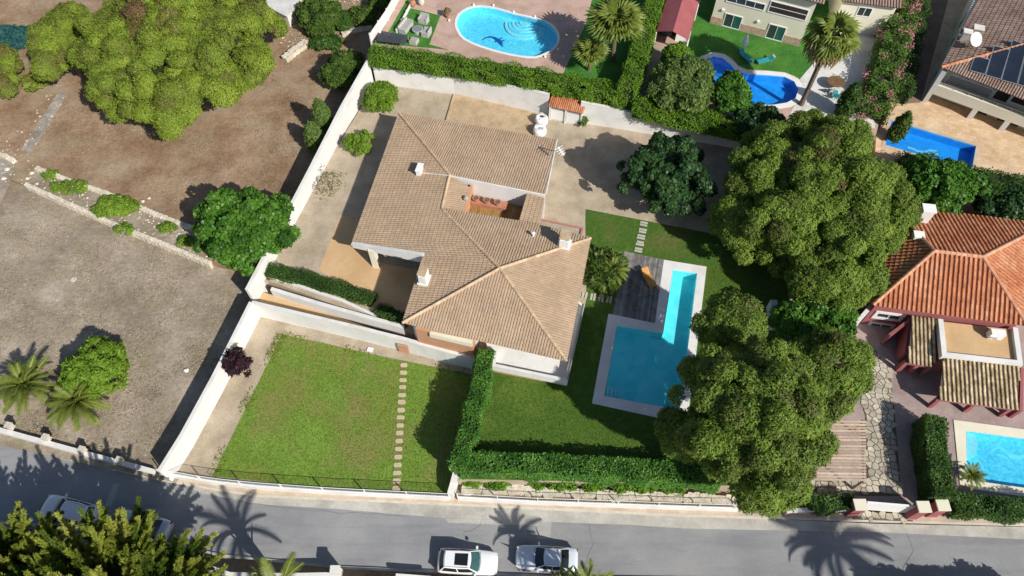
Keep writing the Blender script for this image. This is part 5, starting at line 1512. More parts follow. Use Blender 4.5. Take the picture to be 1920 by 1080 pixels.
for i, (x, y, s) in enumerate(((66,128,1.0),(78,140,.7),(84,150,.55),(90,143,.5),(60,325,.4),(52,335,.35),(70,345,.3),(268,378,.35),(262,385,.3),(280,372,.3),(350,695,.4),(14,318,.5),(8,335,.45))):
    p = P(x, y, .78 if y < 500 else .2)
    mb = MB(); blob_core(mb, (p.x, p.y, p.z + s*.15), (s*.62, s*.5, s*.32), i * 1.7, 9, 6, 1.0)
    lab = {0: 'large pale boulder beside the pine path at the left', 1: 'pale stone next to the large boulder by the pine sapling', 2: 'rough pale stone just above the pine sapling', 3: 'small pale stone right of the large boulder', 4: 'stone at the top end of the upper stone wall', 5: 'stone at the top end of the lower stone wall', 6: 'small stone between the two wall ends', 7: 'pale stone right of the bright plant patch', 8: 'tiny stone just below another by the bright plant patch', 9: 'tiny stone against the upper wall by the bright patch', 11: 'pale stone on the concrete path at the left edge', 12: 'loose stone on the concrete path nearest the left edge', 10: 'small white stone lying alone on the bare plot'}.get(i)
    o = mb.build('boulder', M['white'] if i == 10 else M['stone'], origin=(p.x, p.y, p.z))
    tag(o, lab or ['loose pale stone in the rubble by the left path'][0], 'stone', None if lab else 'loose stones by the path')
# low roadside wall with pillars
wl = [P(-60,790,.75), P(0,806,.75), P(84,829,.75), P(160,850,.75), P(230,868,.75), P(287,884,.75)]
wall_thing('roadside_wall', 'low white roadside wall with stone pillars below the bare plot', wl, -.1, .34, m='coping')
for i, (x, y, lab) in enumerate(((15,797,'small square stone pillar on the roadside wall, leftmost in view'), (84,819,'small square stone pillar on the roadside wall below the two palms'), (152,842,'small square stone pillar in the middle of the roadside wall'), (222,862,'small square stone pillar on the roadside wall nearest the white garden wall'))):
    p = P(x, y, 1.3); t = thing('wall_pillar', lab, 'pillar', (p.x, p.y, .7), group='pillars of the roadside wall')
    MB().box((p.x, p.y, .98), (.42,.42,.55), math.radians(-14)).build('shaft', M['stone'], t)
    MB().box((p.x, p.y, 1.30), (.52,.52,.10), math.radians(-14)).build('cap', M['kerb'], t)
# manhole ring on the bare plot
p = P(138,524,.21); tag(MB().lathe(p, [(.28,0),(.28,.02),(.2,.03),(.1,.02)], 14).build('drain_cover', M['kerb'], origin=p), 'small round drain cover on the bare dry plot', 'drain cover')
# walls of the property on the near side of the street
wall_thing('garden_wall', 'stone coloured garden wall at the bottom edge beside the spiky leaves', [P(395,1066,1.4), P(430,1078,1.4), P(540,1080,1.4), P(628,1078,1.4)], .0, .35, m='stone')
p = P(628,1070,1.7); t = thing('wall_pillar', 'square cream pillar ending the garden wall at the bottom edge', 'pillar', (p.x, p.y, 0))
MB().box((p.x, p.y, .85), (.6,.6,1.7)).build('shaft', M['cream'], t); MB().box((p.x, p.y, 1.76), (.72,.72,.12)).build('cap', M['coping'], t)
p = P(900,1100,.1)
wall_thing('garden_wall', 'plain garden wall running along the near side of the street below the picture', [P(650,1088,1.2), P(1100,1112,1.5), P(1700,1126,1.7), P(2000,1136,1.7)], .0, .3, m='stone')
t = thing('baluster_rail', 'short white baluster rail at the bottom edge left of the white estate car', 'railing', P(775,1090,.1))
for i in range(7):
    p = P(748 + i * 9, 1079 + i * .6, 1.0); MB().lathe((p.x, p.y, .3), [(.09,0),(.12,.2),(.06,.45),(.11,.65)], 8).build('baluster', M['white'], t)
mb = MB(); wall_line(mb, [P(742,1078,1.08), P(808,1083,1.08)], .95, .22); mb.build('top_rail', M['white'], t)

wall_thing('garden_wall', 'short white wall end glimpsed between the two big pines', [P(1451,562,3.2), P(1457,605,3.2)], Z1 - .3, .55)

for i, (x, y) in enumerate(((888,9),(925,10),(963,22),(1003,31),(1046,92),(1022,106),(842,38))):
    c = P(x, y, Z2 + .1); c.z = Z2
    t = thing('pool_lamp', ['small white lamp by the oval pool, at its upper left end', 'small white lamp by the oval pool, left of the steps along the top edge', 'small white lamp by the oval pool, just left of the rounded steps', 'small white lamp by the oval pool, right of the rounded steps', 'small white lamp at the right end of the oval pool', 'small white lamp by the oval pool nearest the long hedge', 'small white lamp by the oval pool beside the potted plant'][i], 'lamp', c, group='white lamps round the oval pool')
    MB().lathe(c, [(.10,0),(.13,.06),(.12,.2),(.04,.24)], 8).build('lamp_body', M['white_clean'], t)
# ================================================================== HEDGES
hedge('clipped_hedge', 'long bright clipped hedge on top of the white retaining wall behind the villa',
      PL([(694,92),(850,112),(1000,136),(1100,155),(1180,172)], Z2 + 1.7) , 1.75, Z2, 'hedge', 75, .17, lump=.12)
hedge('clipped_hedge', 'clipped hedge above the retaining wall right of the small shed, below the curved pool',
      PL([(1190,188),(1260,205),(1340,222),(1430,240),(1500,250)], Z2 + 1.3), 1.7, Z2 - .3, 'hedge', 75, .17, lump=.14)
hedge('clipped_hedge', 'tall narrow hedge between the fan palms and the red roofed cabin',
      PL([(1240,-40),(1215,40),(1195,110),(1176,165)], Z2 + 2.6), 1.9, Z2, 'hedge', 75, .17, lump=.12)
hedge('clipped_hedge', 'low dark clipped hedge on the ochre terrace beside the driveway', [P(500,503,2.75), P(560,515,2.7), P(640,538,2.6), P(700,560,2.4)], 1.25, Z1, 'hedge_dark', 110, .13, lump=.07)
hedge('clipped_hedge', 'short dark hedge in the villa shade at the lower end of the driveway', [P(706,577,2.5), P(735,588,2.5), P(765,597,2.5)], 1.1, Z1 - .4, 'hedge_dark', 110, .14, lump=.09)
hedge('clipped_hedge', 'bright tall hedge dividing the lower lawn from the pool lawn', [P(912,655,3.9), P(902,710,3.9), P(884,780,3.9), P(866,845,3.9), P(858,872,3.9)], 1.3, .9, 'hedge_bright', 95, .19, lump=.10)
hedge('clipped_hedge', 'broad glossy dark green hedge along the street side of the pool lawn', [P(864,864,3.5), P(950,866,3.5), P(1060,870,3.5), P(1170,876,3.5), P(1290,884,3.4), P(1350,890,3.3)], 1.5, 1.3, 'hedge_bright', 95, .19, lump=.08, tvar=.3)
for i, x in enumerate((880, 915, 1030, 1075, 1130, 1165, 1205, 1250, 1290)):
    pass
hedge('clipped_hedge', 'dark box hedge between the paved drive and the pale blue pool', [P(1755,780,2.9), P(1757,840,2.9), P(1768,900,2.9), P(1774,930,2.9)], 1.7, Z4, 'hedge_dark', 100, .17, lump=.06)
hedge('clipped_hedge', 'dark hedge on the street wall below the pale blue pool', PL([(1790,942),(1860,947),(1940,953),(2010,958)], 1.9), 1.5, Z4 - .3, 'hedge_dark', 100, .17, lump=.10)
hedge('clipped_hedge', 'short dark hedge between the pergola and the street left of the gate', PL([(1520,940),(1560,940),(1602,941)], 1.7), 1.1, Z4 - .3, 'hedge_dark', 100, .17, lump=.10)
hedge('clipped_hedge', 'dark overgrown hedge below the rectangular cobalt pool', PL([(1700,300),(1760,312),(1830,330),(1930,350),(2000,362)], Z3 + 1.6), 2.4, Z4, 'hedge_dark', 70, .2, lump=.22)
hedge('oleander_hedge', 'tall oleander hedge covered in pink blossom beside the white gravel yard', [P(1700,-30,7.0), P(1690,40,6.9), P(1672,105,6.6), P(1655,160,6.3), P(1640,205,5.8)], 2.6, Z3, 'oleander', 60, .22, lump=.26, flowers=(120, 34))
# ragged shrubs along the foot of the street hedge
foot = [(885,904),(930,908),(1020,908),(1060,909),(1115,911),(1165,912),(1210,914),(1262,917)]
for i, (x, y) in enumerate(foot):
    p = P(x, y, .8)
    tree('low_shrub', ['leftmost low shrub', 'second low shrub from the left', 'third low shrub from the left', 'fourth low shrub from the left', 'fourth low shrub from the pine', 'third low shrub from the pine', 'second low shrub from the pine', 'low shrub nearest the pine'][i] + ' in the rock bed below the street hedge', 'shrub', (p.x, p.y, 1.05), (.7 + .15 * (i % 3), .32, .4), .45, 'hedge', n=10, cr=.32, per=70, size=.16, trunk_r=.04, group='shrubs at the foot of the street hedge')

hedge('clipped_hedge', 'low dark hedge in the shade between the oleander and the house with solar panels', [P(1738,-30,5.4), P(1722,50,5.3), P(1705,130,5.1), P(1698,172,4.9)], 1.3, Z3, 'hedge_dark', 70, .2, lump=.2)
# ================================================================== TREES
def T(px, z): return P(px[0], px[1], z)
PK = dict(size=.115, asp=1.6, jit=.45, flat=.8)
tree('stone_pine', 'huge light green stone pine at the top of the dry plot', 'pine tree', T((338,92), 6.0), (9.15, 10.1, 4.6), .75, 'pine_light', n=380, cr=1.12, per=1350, low=-.12, trunk_r=.5, brown=.5, lump=.06, tvar=.2, corek=.70, shell=(.84, 1.06), lobes=64, **PK)
tree('stone_pine', 'smaller stone pine crowded against the left flank of the huge one', 'pine tree', T((117,84), 5.0), (1.75, 4.6, 2.8), .75, 'pine_light', n=70, cr=.95, per=1150, low=-.12, trunk_r=.3, lump=.10, tvar=.2, shell=(.78, 1.06), lobes=16, **PK)
tree('stone_pine', 'young rounded pine cut off by the left picture edge', 'pine tree', T((-22,137), 3.2), (2.9, 3.9, 2.3), .75, 'pine_light', n=66, cr=.82, per=900, low=-.2, trunk_r=.25, lump=.12, shell=(.78, 1.06), lobes=18, **PK)
tree('pine_sapling', 'small round pine sapling beside the young pine at the left', 'pine tree', T((66,155), 1.6), (1.0, 1.0, .8), .75, 'pine_light', n=16, cr=.45, per=200, size=.18, asp=1.5, trunk_r=.08)
tree('blue_shrub', 'blue green shrub behind the young pine at the left edge', 'shrub', T((22,72), 1.6), (2.3, 1.6, 1.0), .75, 'teal_leaf', n=30, cr=.6, per=200, size=.2, trunk_r=.08)
PK = dict(size=.115, asp=1.7, jit=.5, flat=.85)
tree('aleppo_pine', 'tall dark aleppo pine between the villa and the pink house', 'pine tree', T((1527,368), 6.4), (7.4, 8.0, 4.4), Z1, 'pine', n=330, cr=.92, per=1050, low=-.35, trunk_r=.45, brown=.25, lump=.10, tvar=.26, shell=(.78, 1.06), corek=.64, lobes=54,
     extra=[(T((1393,418), 5.6), (2.1, 2.3, 1.8), 40), (T((1560,515), 5.5), (3.6, 2.8, 2.0), 52)], **PK)
tree('aleppo_pine', 'broad aleppo pine leaning over the pool and the street hedge', 'pine tree', T((1415,783), 10.2), (4.65, 4.8, 3.6), Z1, 'pine', n=190, cr=.80, per=720, low=-.30, trunk_r=.45, lump=.12, tvar=.26, shell=(.76, 1.08), corek=.30, lobes=36,
     extra=[(T((1372,614), 8.4), (2.1, 2.0, 1.6), 44), (T((1552,692), 6.2), (2.9, 2.6, 2.0), 56), (T((1272,815), 6.2), (1.0, 1.5, 1.2), 18), (T((1440,900), 7.0), (2.5, 1.45, 1.5), 44)], **PK)
tree('fig_tree', 'bushy bright green fig tree overhanging the white garden wall', 'tree', T((456,430), 3.9), (3.7, 3.7, 2.4), .5, 'fig', n=110, cr=.75, per=210, size=.30, asp=1.0, low=-.2, trunk_r=.2, jit=.75, lump=.22, tvar=.3, quad=True, lobes=30, shell=(.72, 1.12))
tree('carob_tree', 'dark green carob tree with long drooping clumps on the gravel behind the lawn', 'tree', T((1250,326), 5.4), (3.5, 3.7, 2.6), Z1, 'carob', n=120, cr=.66, per=190, size=.27, asp=1.2, low=-.3, trunk_r=.22, lump=.30, tvar=.3, shell=(.62, 1.10), quad=True, corek=.62)
tree('round_shrub', 'round clipped yellow green shrub in the corner of the white walls', 'shrub', T((713,184), 3.2), (1.72, 1.75, 1.25), Z1, 'bush_yellow', n=46, cr=.5, per=130, size=.17, trunk_r=.09, lump=.05)
tree('loose_shrub', 'loose yellow green shrub on the gravel west of the villa', 'shrub', T((674,268), 2.6), (1.25, 1.2, .9), Z1, 'bush_yellow', n=26, cr=.34, per=60, size=.20, asp=1.5, trunk_r=.05, core=False, lump=.3, shell=(.4, 1.15))
tree('bare_shrub', 'nearly bare twiggy shrub on the gravel by the long white wall', 'shrub', T((620,345), 2.6), (1.5, 1.9, .9), Z1, 'twig', n=28, cr=.45, per=9, size=.13, asp=1.6, trunk_r=.05, core=False, lump=.3, shell=(.4, 1.1))
tree('dark_shrub', 'dark spreading shrub outside the corner of the white walls', 'shrub', T((645,132), 2.3), (2.3, 2.5, 1.4), .75, 'bush_green', n=50, cr=.62, per=170, size=.2, trunk_r=.1, lump=.2)
for px, z, r, n, lab, mm in (((597,30), 2.2, (2.7, 2.3, 1.4), 50, 'wide green shrub at the top edge left of the panel fence', 'bush_green'), ((605,60), 1.5, (1.3, .9, .8), 18, 'small green shrub just below the wide one at the top', 'bush_green'),
        ((642,42), 1.5, (1.2, .9, .8), 18, 'small dark shrub on the stone edging near the panel fence', 'hedge_dark'), ((682,32), 1.6, (1.4, 1.1, .9), 20, 'dull green shrub between the stone edging and the panel fence', 'bush_green'),
        ((714,6), 1.8, (1.3, 1.1, .9), 20, 'green shrub at the top edge touching the panel fence', 'bush_green'), ((612,80), 1.2, (1.6, .8, .6), 18, 'low dark shrub along the broken stone wall', 'hedge_dark')):
    tree('wild_shrub', lab, 'shrub', T(px, z), r, .75, mm, n=n, cr=.55, per=150, size=.2, trunk_r=.07, lump=.2)
tree('plum_tree', 'small dark purple plum tree leaning on the white wall by the lower lawn', 'tree', T((443,680), 2.3), (1.1, 1.15, .9), .3, 'plum', n=44, cr=.28, per=60, size=.17, asp=1.7, trunk_r=.06, core=False, lump=.3, shell=(.35, 1.15))
tree('dense_shrub', 'large dense green shrub left of the curved pool', 'shrub', T((1280,160), 6.6), (3.1, 3.0, 2.0), Z2, 'bush_olive', n=100, cr=.7, per=210, size=.19, asp=1.7, trunk_r=.15, lump=.08, tvar=.35)
tree('dense_shrub', 'small round bright bush in front of the red roofed cabin', 'shrub', T((1268,106), 6.4), (1.15, 1.0, 1.3), Z2, 'hedge', n=34, cr=.5, per=160, size=.17, trunk_r=.08, lump=.06)
tree('dark_tree', 'dark leafy tree overhanging the left end of the curved pool', 'tree', T((1368,176), 6.6), (1.6, 1.9, 1.8), Z2, 'fig', n=52, cr=.6, per=170, size=.24, trunk_r=.12, lump=.2, quad=True)
tree('dark_tree', 'dark undergrowth tree between the two big pines', 'tree', T((1525,600), 4.2), (3.3, 2.2, 1.7), Z1 - .5, 'fig', n=60, cr=.65, per=180, size=.22, trunk_r=.12, lump=.2)
tree('dark_tree', 'green broadleaf tree below the rectangular cobalt pool', 'tree', T((1764,350), 4.4), (3.3, 2.6, 1.8), Z4, 'fig', n=60, cr=.68, per=190, size=.28, trunk_r=.14, lump=.18, quad=True)
tree('dark_tree', 'dark tree behind the pink house roof at the right edge', 'tree', T((1895,392), 3.4), (3.0, 2.0, 1.6), Z4, 'carob', n=44, cr=.65, per=170, size=.25, trunk_r=.14, lump=.2, quad=True)
tree('dark_tree', 'dark shrub left of the small cypress below the white gravel yard', 'shrub', T((1420,228), 5.6), (2.6, 1.6, 1.3), Z2 - .5, 'carob', n=40, cr=.55, per=160, size=.22, trunk_r=.1, lump=.2, quad=True)
tree('round_shrub', 'round bright green bush between the two feather palms', 'shrub', T((180,692), 2.0), (2.25, 2.5, 1.7), .2, 'bush_yellow', n=70, cr=.5, per=150, size=.17, asp=1.6, trunk_r=.12, lump=.12, shell=(.72, 1.08), lobes=22)
tree('wild_shrub', 'flat bright green patch of plants between the two stone walls', 'shrub', T((216,386), 1.1), (2.0, 1.1, .4), .8, 'bush_yellow', n=26, cr=.5, per=130, size=.18, trunk_r=.04, core=False)
tree('wild_shrub', 'thin green weeds at the upper end between the stone walls', 'shrub', T((130,352), 1.0), (1.9, .7, .3), .8, 'bush_yellow', n=16, cr=.4, per=60, size=.16, trunk_r=.03, core=False)
for px, lab in (((314,427), 'small green tuft on the strip between the walls, right of the bright patch'), ((234,430), 'small green tuft growing on the lower stone wall'), ((350,452), 'faded green tuft on the strip close to the fig tree'), ((95,328), 'low green tuft at the start of the upper stone wall')):
    tree('weed_tuft', lab, 'weeds', T(px, 1.0), (.75, .5, .3), .8, 'bush_yellow', n=9, cr=.3, per=50, size=.15, trunk_r=.02, core=False)
# cypresses
def cypress(label, base, h, r, leafm, zg, lean=(0, 0), dens=1.0, name='cypress_tree'):
    base = Vector(base); root = thing(name, label, 'cypress', base)
    n = int(h * 10 * dens); cs = []; rs = []; os_ = []
    for i in range(n):
        f = (i + .5) / n; rad = r * (math.sin(math.pi * min(1, f * .82 + .18)) ** .8)
        a = i * 2.4
        o = np.array([math.cos(a), math.sin(a), .35])
        cs.append(np.array([base.x + lean[0]*f + math.cos(a) * rad * .62, base.y + lean[1]*f + math.sin(a) * rad * .62, base.z + .2 + f * h])); rs.append(.22 + rad * .38); os_.append(o / np.linalg.norm(o))
    V, k, tt = clump_cloud(np.array(cs), np.array(rs), 95, np.array(os_), .17, 1.6, flat=1.3, up=.6)
    fast_mesh('crown', V, k, M[leafm], root, tt)
    MB().tube([base - Vector((0,0,.1)), base + Vector((lean[0]*.5, lean[1]*.5, h * .5)), base + Vector((lean[0]*.9, lean[1]*.9, h * .9))], [.11, .08, .03], 6).build('trunk', M['bark'], root)
    return root
cypress('taller of the two young cypresses outside the white wall', P(614,252,.75), 4.7, .85, 'bush_olive', .75)
cypress('shorter of the two young cypresses outside the white wall', P(597,283,.75), 3.8, .78, 'bush_olive', .75)
cypress('slim cypress standing beside the oleander on the white gravel yard', P(1578,216,Z2), 3.9, .8, 'hedge_dark', Z2)
cypress('small cypress at the left end of the rectangular cobalt pool', P(1673,262,Z3), 3.4, .65, 'bush_green', Z3)
# conifer spraying over the street at the lower left
def spray_tree(name, label, ctr, r, zg, n, seed=3):
    ctr = Vector(ctr); root = thing(name, label, 'conifer tree', (ctr.x, ctr.y, zg))
    r_ = np.random.default_rng(seed)
    cs, rs, os_, sd_, dr_ = [], [], [], [], []
    segs = MB()
    for i in range(n):
        k = i + .5; phi = k * 2.399963; zz = 1 - 1.05 * k / n
        d = np.array([math.cos(phi) * math.sqrt(max(0, 1 - zz*zz)), math.sin(phi) * math.sqrt(max(0, 1 - zz*zz)), zz])
        d = d + r_.normal(0, .12, 3); d /= np.linalg.norm(d)
        start = np.array(ctr) + d * np.array(r) * r_.uniform(.45, .72)
        dirn = d + np.array([0, 0, .30]) + r_.normal(0, .16, 3); dirn /= np.linalg.norm(dirn)
        L = r_.uniform(2.4, 4.2); base = r_.normal(.42, .24)
        side = np.cross(dirn, r_.normal(0, 1, 3)); side /= np.linalg.norm(side)
        m = 24
        for j in range(m):
            f = j / (m - 1)
            p = start + dirn * L * f + side * .25 * math.sin(f * 3)
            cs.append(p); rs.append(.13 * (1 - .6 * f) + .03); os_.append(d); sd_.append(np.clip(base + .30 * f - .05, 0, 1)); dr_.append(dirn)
            if j in (4, 8, 12, 15):
                for sg in (-1, 1):
                    s2 = side * sg + dirn * .8; s2 /= np.linalg.norm(s2)
                    for q in (.18, .34, .5):
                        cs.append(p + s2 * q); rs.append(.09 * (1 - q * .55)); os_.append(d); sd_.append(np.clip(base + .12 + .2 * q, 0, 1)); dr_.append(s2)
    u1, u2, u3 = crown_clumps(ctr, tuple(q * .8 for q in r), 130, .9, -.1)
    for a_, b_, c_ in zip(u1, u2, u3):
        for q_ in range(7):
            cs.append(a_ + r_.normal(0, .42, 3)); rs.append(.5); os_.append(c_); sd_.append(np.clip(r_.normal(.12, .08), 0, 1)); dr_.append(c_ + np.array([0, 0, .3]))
    cs = np.array(cs); rs = np.array(rs); dd = np.array(dr_); per = 66
    idx = np.repeat(np.arange(len(cs)), per)
    off = rng.normal(0, 1, (len(idx), 3)) * rs[idx][:, None] * .55
    p = cs[idx] + off
    tip = unit(dd[idx] * .9 + unit(off) * .55 + rng.normal(0, .2, (len(idx), 3)))
    sd2 = unit(np.cross(tip, rng.normal(0, 1, (len(idx), 3))))
    ln = rng.uniform(.10, .22, (len(idx), 1))
    V = np.stack([p - sd2 * .036, p + sd2 * .036, p + tip * ln], 1).reshape(-1, 3); k = 3
    tt = np.clip(np.array(sd_)[idx] + rng.normal(0, .08, len(idx)), 0, 1)
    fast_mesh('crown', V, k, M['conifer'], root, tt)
    trunk_mesh((ctr.x, ctr.y, zg - .1), (ctr.x, ctr.y, ctr.z + r[2] * .4), .35, [tuple(cs[j]) for j in range(0, len(cs), len(cs) // 8)][:8], root, M['bark'])
    mb = MB(); blob_core(mb, ctr, r, 2.0, k=.66); tag(mb.build('branches', M['core'], root), kind='stuff')
    return root
spray_tree('cypress_conifer', 'big yellow green conifer with feathery sprays at the lower left corner', T((205,1165), 4.6), (8.8, 6.6, 3.6), 0, 260)
spray_tree('cypress_conifer', 'darker conifer at the left bottom corner behind the yellow one', T((10,1076), 3.6), (4.0, 2.8, 2.2), 0, 60, 9)

# ================================================================== PALMS
palm('feather_palm', 'feather palm at the left edge of the dry plot', P(70,738,.2), 1.3, 3.1, 44, seed=2, trunk_r=.3)
palm('feather_palm', 'feather palm with orange fruit beside the round bush', P(163,768,.2), 1.2, 3.1, 44, seed=5, trunk_r=.3)
ph = [o for o in bpy.data.objects if o.name == 'feather_palm.001'][0]
for sx in (-.35, .4):
    mb = MB()
    for k in range(26):
        c = Vector((sx + random.gauss(0,.16), .35 + random.gauss(0,.16), 1.75 + random.gauss(0,.1)))
        blob_core(mb, c, (.06,.06,.06), k, 5, 3, 1.0)
    o = mb.build('fruit_cluster', plain('orange_fruit', (.62,.22,.03), rough=.5)); o.parent = ph; tag(o, kind='stuff')
palm('fan_palm', 'large fan palm between the oval pool and the tall hedge', P(1148,112,Z2), 4.3, 2.9, 30, 'fan', seed=3, trunk_r=.28, lean=(-.2, -.2))
palm('fan_palm', 'smaller fan palm at the end of the oval pool by the hedge', P(1104,132,Z2), 1.9, 2.0, 18, 'fan', seed=4, trunk_r=.2)
palm('fan_palm', 'tall fan palm with a skirt of dry leaves by the cream house', P(1502,196,Z2), 8.6, 2.55, 22, 'fan', dry=30, seed=6, trunk_r=.24, spread=(-35, 70))
for i, (x, y, h, L, lab) in enumerate(((1120,498,1.2,1.5,'feathery palm clump closest to the villa wall by the deck'), (1145,512,1.5,1.7,'tallest feathery palm of the clump beside the deck'), (1142,486,1.0,1.3,'upper feathery palm of the clump near the deck corner'), (1128,520,1.0,1.4,'lower feathery palm of the clump beside the deck'), (1158,500,.8,1.1,'small feathery palm leaning over the deck boards'))):
    palm('cycad', lab, P(x, y + 14, Z1), h, L * 1.05, 34, seed=20 + i, trunk_r=.14, spread=(5, 75))
tree('round_shrub', 'bushy light green undergrowth at the heart of the palm clump beside the deck', 'shrub', T((1133,505), 2.9), (1.7, 1.9, 1.1), Z1, 'bush_green', n=40, cr=.5, per=90, size=.2, asp=2.2, trunk_r=.06, lump=.2)
palm('yucca', 'small bushy palm at the corner of the pale blue pool', P(1810,897,Z4), .7, 1.25, 30, seed=31, trunk_r=.12, spread=(5, 70))
# palms beyond the picture's lower edge whose shadows cross the street
def shadow_palm(px, h, L, n, lab, seed, kind='feather', tr=.25):
    """stands where its crown's shadow falls on the street at px"""
    s = P(px[0], px[1], 0); k = 1 / math.tan(SUN_EL)
    base = s - SHADOW * (h * k); base.z = .1
    return palm('street_palm', lab, base, h, L, n, kind, seed=seed, trunk_r=tr, spread=(-5, 75))
shadow_palm((1572,1030), 8.0, 4.2, 40, 'tall feather palm on the near side of the street below the gate', 41)
shadow_palm((455,1000), 6.0, 3.7, 16, 'feather palm behind the garden wall on the near side of the street', 42)
shadow_palm((975,1005), 5.0, 2.3, 22, 'feather palm behind the parked cars on the near side of the street', 43)
for i, x in enumerate((1700, 1790, 1860)):
    p = P(x, 1165, 0) ; p.z = .1
    tree('street_tree', ['leafy tree on the near side of the street below the picture, leftmost', 'leafy tree on the near side of the street below the picture, middle', 'leafy tree on the near side of the street below the picture, rightmost'][i], 'tree', (p.x + 2.5, p.y - 1.0, 2.6), (2.2, 1.8, 1.2), .1, 'bush_green', n=36, cr=.6, per=110, size=.22, trunk_r=.12)
# spiky leaves at the bottom edge
def spiky(label, base, n, L, seed, tilt=(50, 85), h=.4, cat='agave', w=.11, mm='palm'):
    r = random.Random(seed); base = Vector(base)
    root = thing('spiky_plant', label, cat, base)
    MB().tube([base, base + Vector((0,0,h))], [.14, .10], 7).build('stem', M['bark_palm'], root)
    for i in range(n):
        az = i * 2.4 + r.uniform(-.3, .3); tl = math.radians(r.uniform(*tilt)); ln = L * r.uniform(.75, 1.15)
        d = Vector((math.cos(az) * math.cos(tl), math.sin(az) * math.cos(tl), math.sin(tl))); s = Vector((-math.sin(az), math.cos(az), 0))
        b = base + Vector((0, 0, h)); mb = MB(); mb.tint = r.uniform(.45, 1)
        pr = [(0, w * .7), (.35, w), (.75, w * .7), (1, .01)]
        vs = []
        for f, ww in pr:
            p = b + d * ln * f + Vector((0, 0, -.18 * ln * f * f)); vs += [p + s * ww, p - Vector((0,0,.03)), p - s * ww]
        fs = []
        for j in range(3): fs += [(3*j, 3*j+1, 3*j+4, 3*j+3), (3*j+1, 3*j+2, 3*j+5, 3*j+4)]
        mb.add(vs, fs); mb.build('leaf', M[mm], root, tint=True)
    return root
spiky('pale spiky agave behind the garden wall at the bottom edge', P(506,1092,1.2), 16, 2.6, 1, (52, 88), 1.0)
spiky('spiky green plant poking up in front of the silver blue car', P(1050,1096,1.3), 26, 1.9, 2, (45, 88), 1.0, 'yucca', .12)
spiky('spiky green plant at the rear of the silver blue car', P(1086,1098,1.3), 18, 2.1, 4, (55, 88), 1.0, 'yucca', .12)

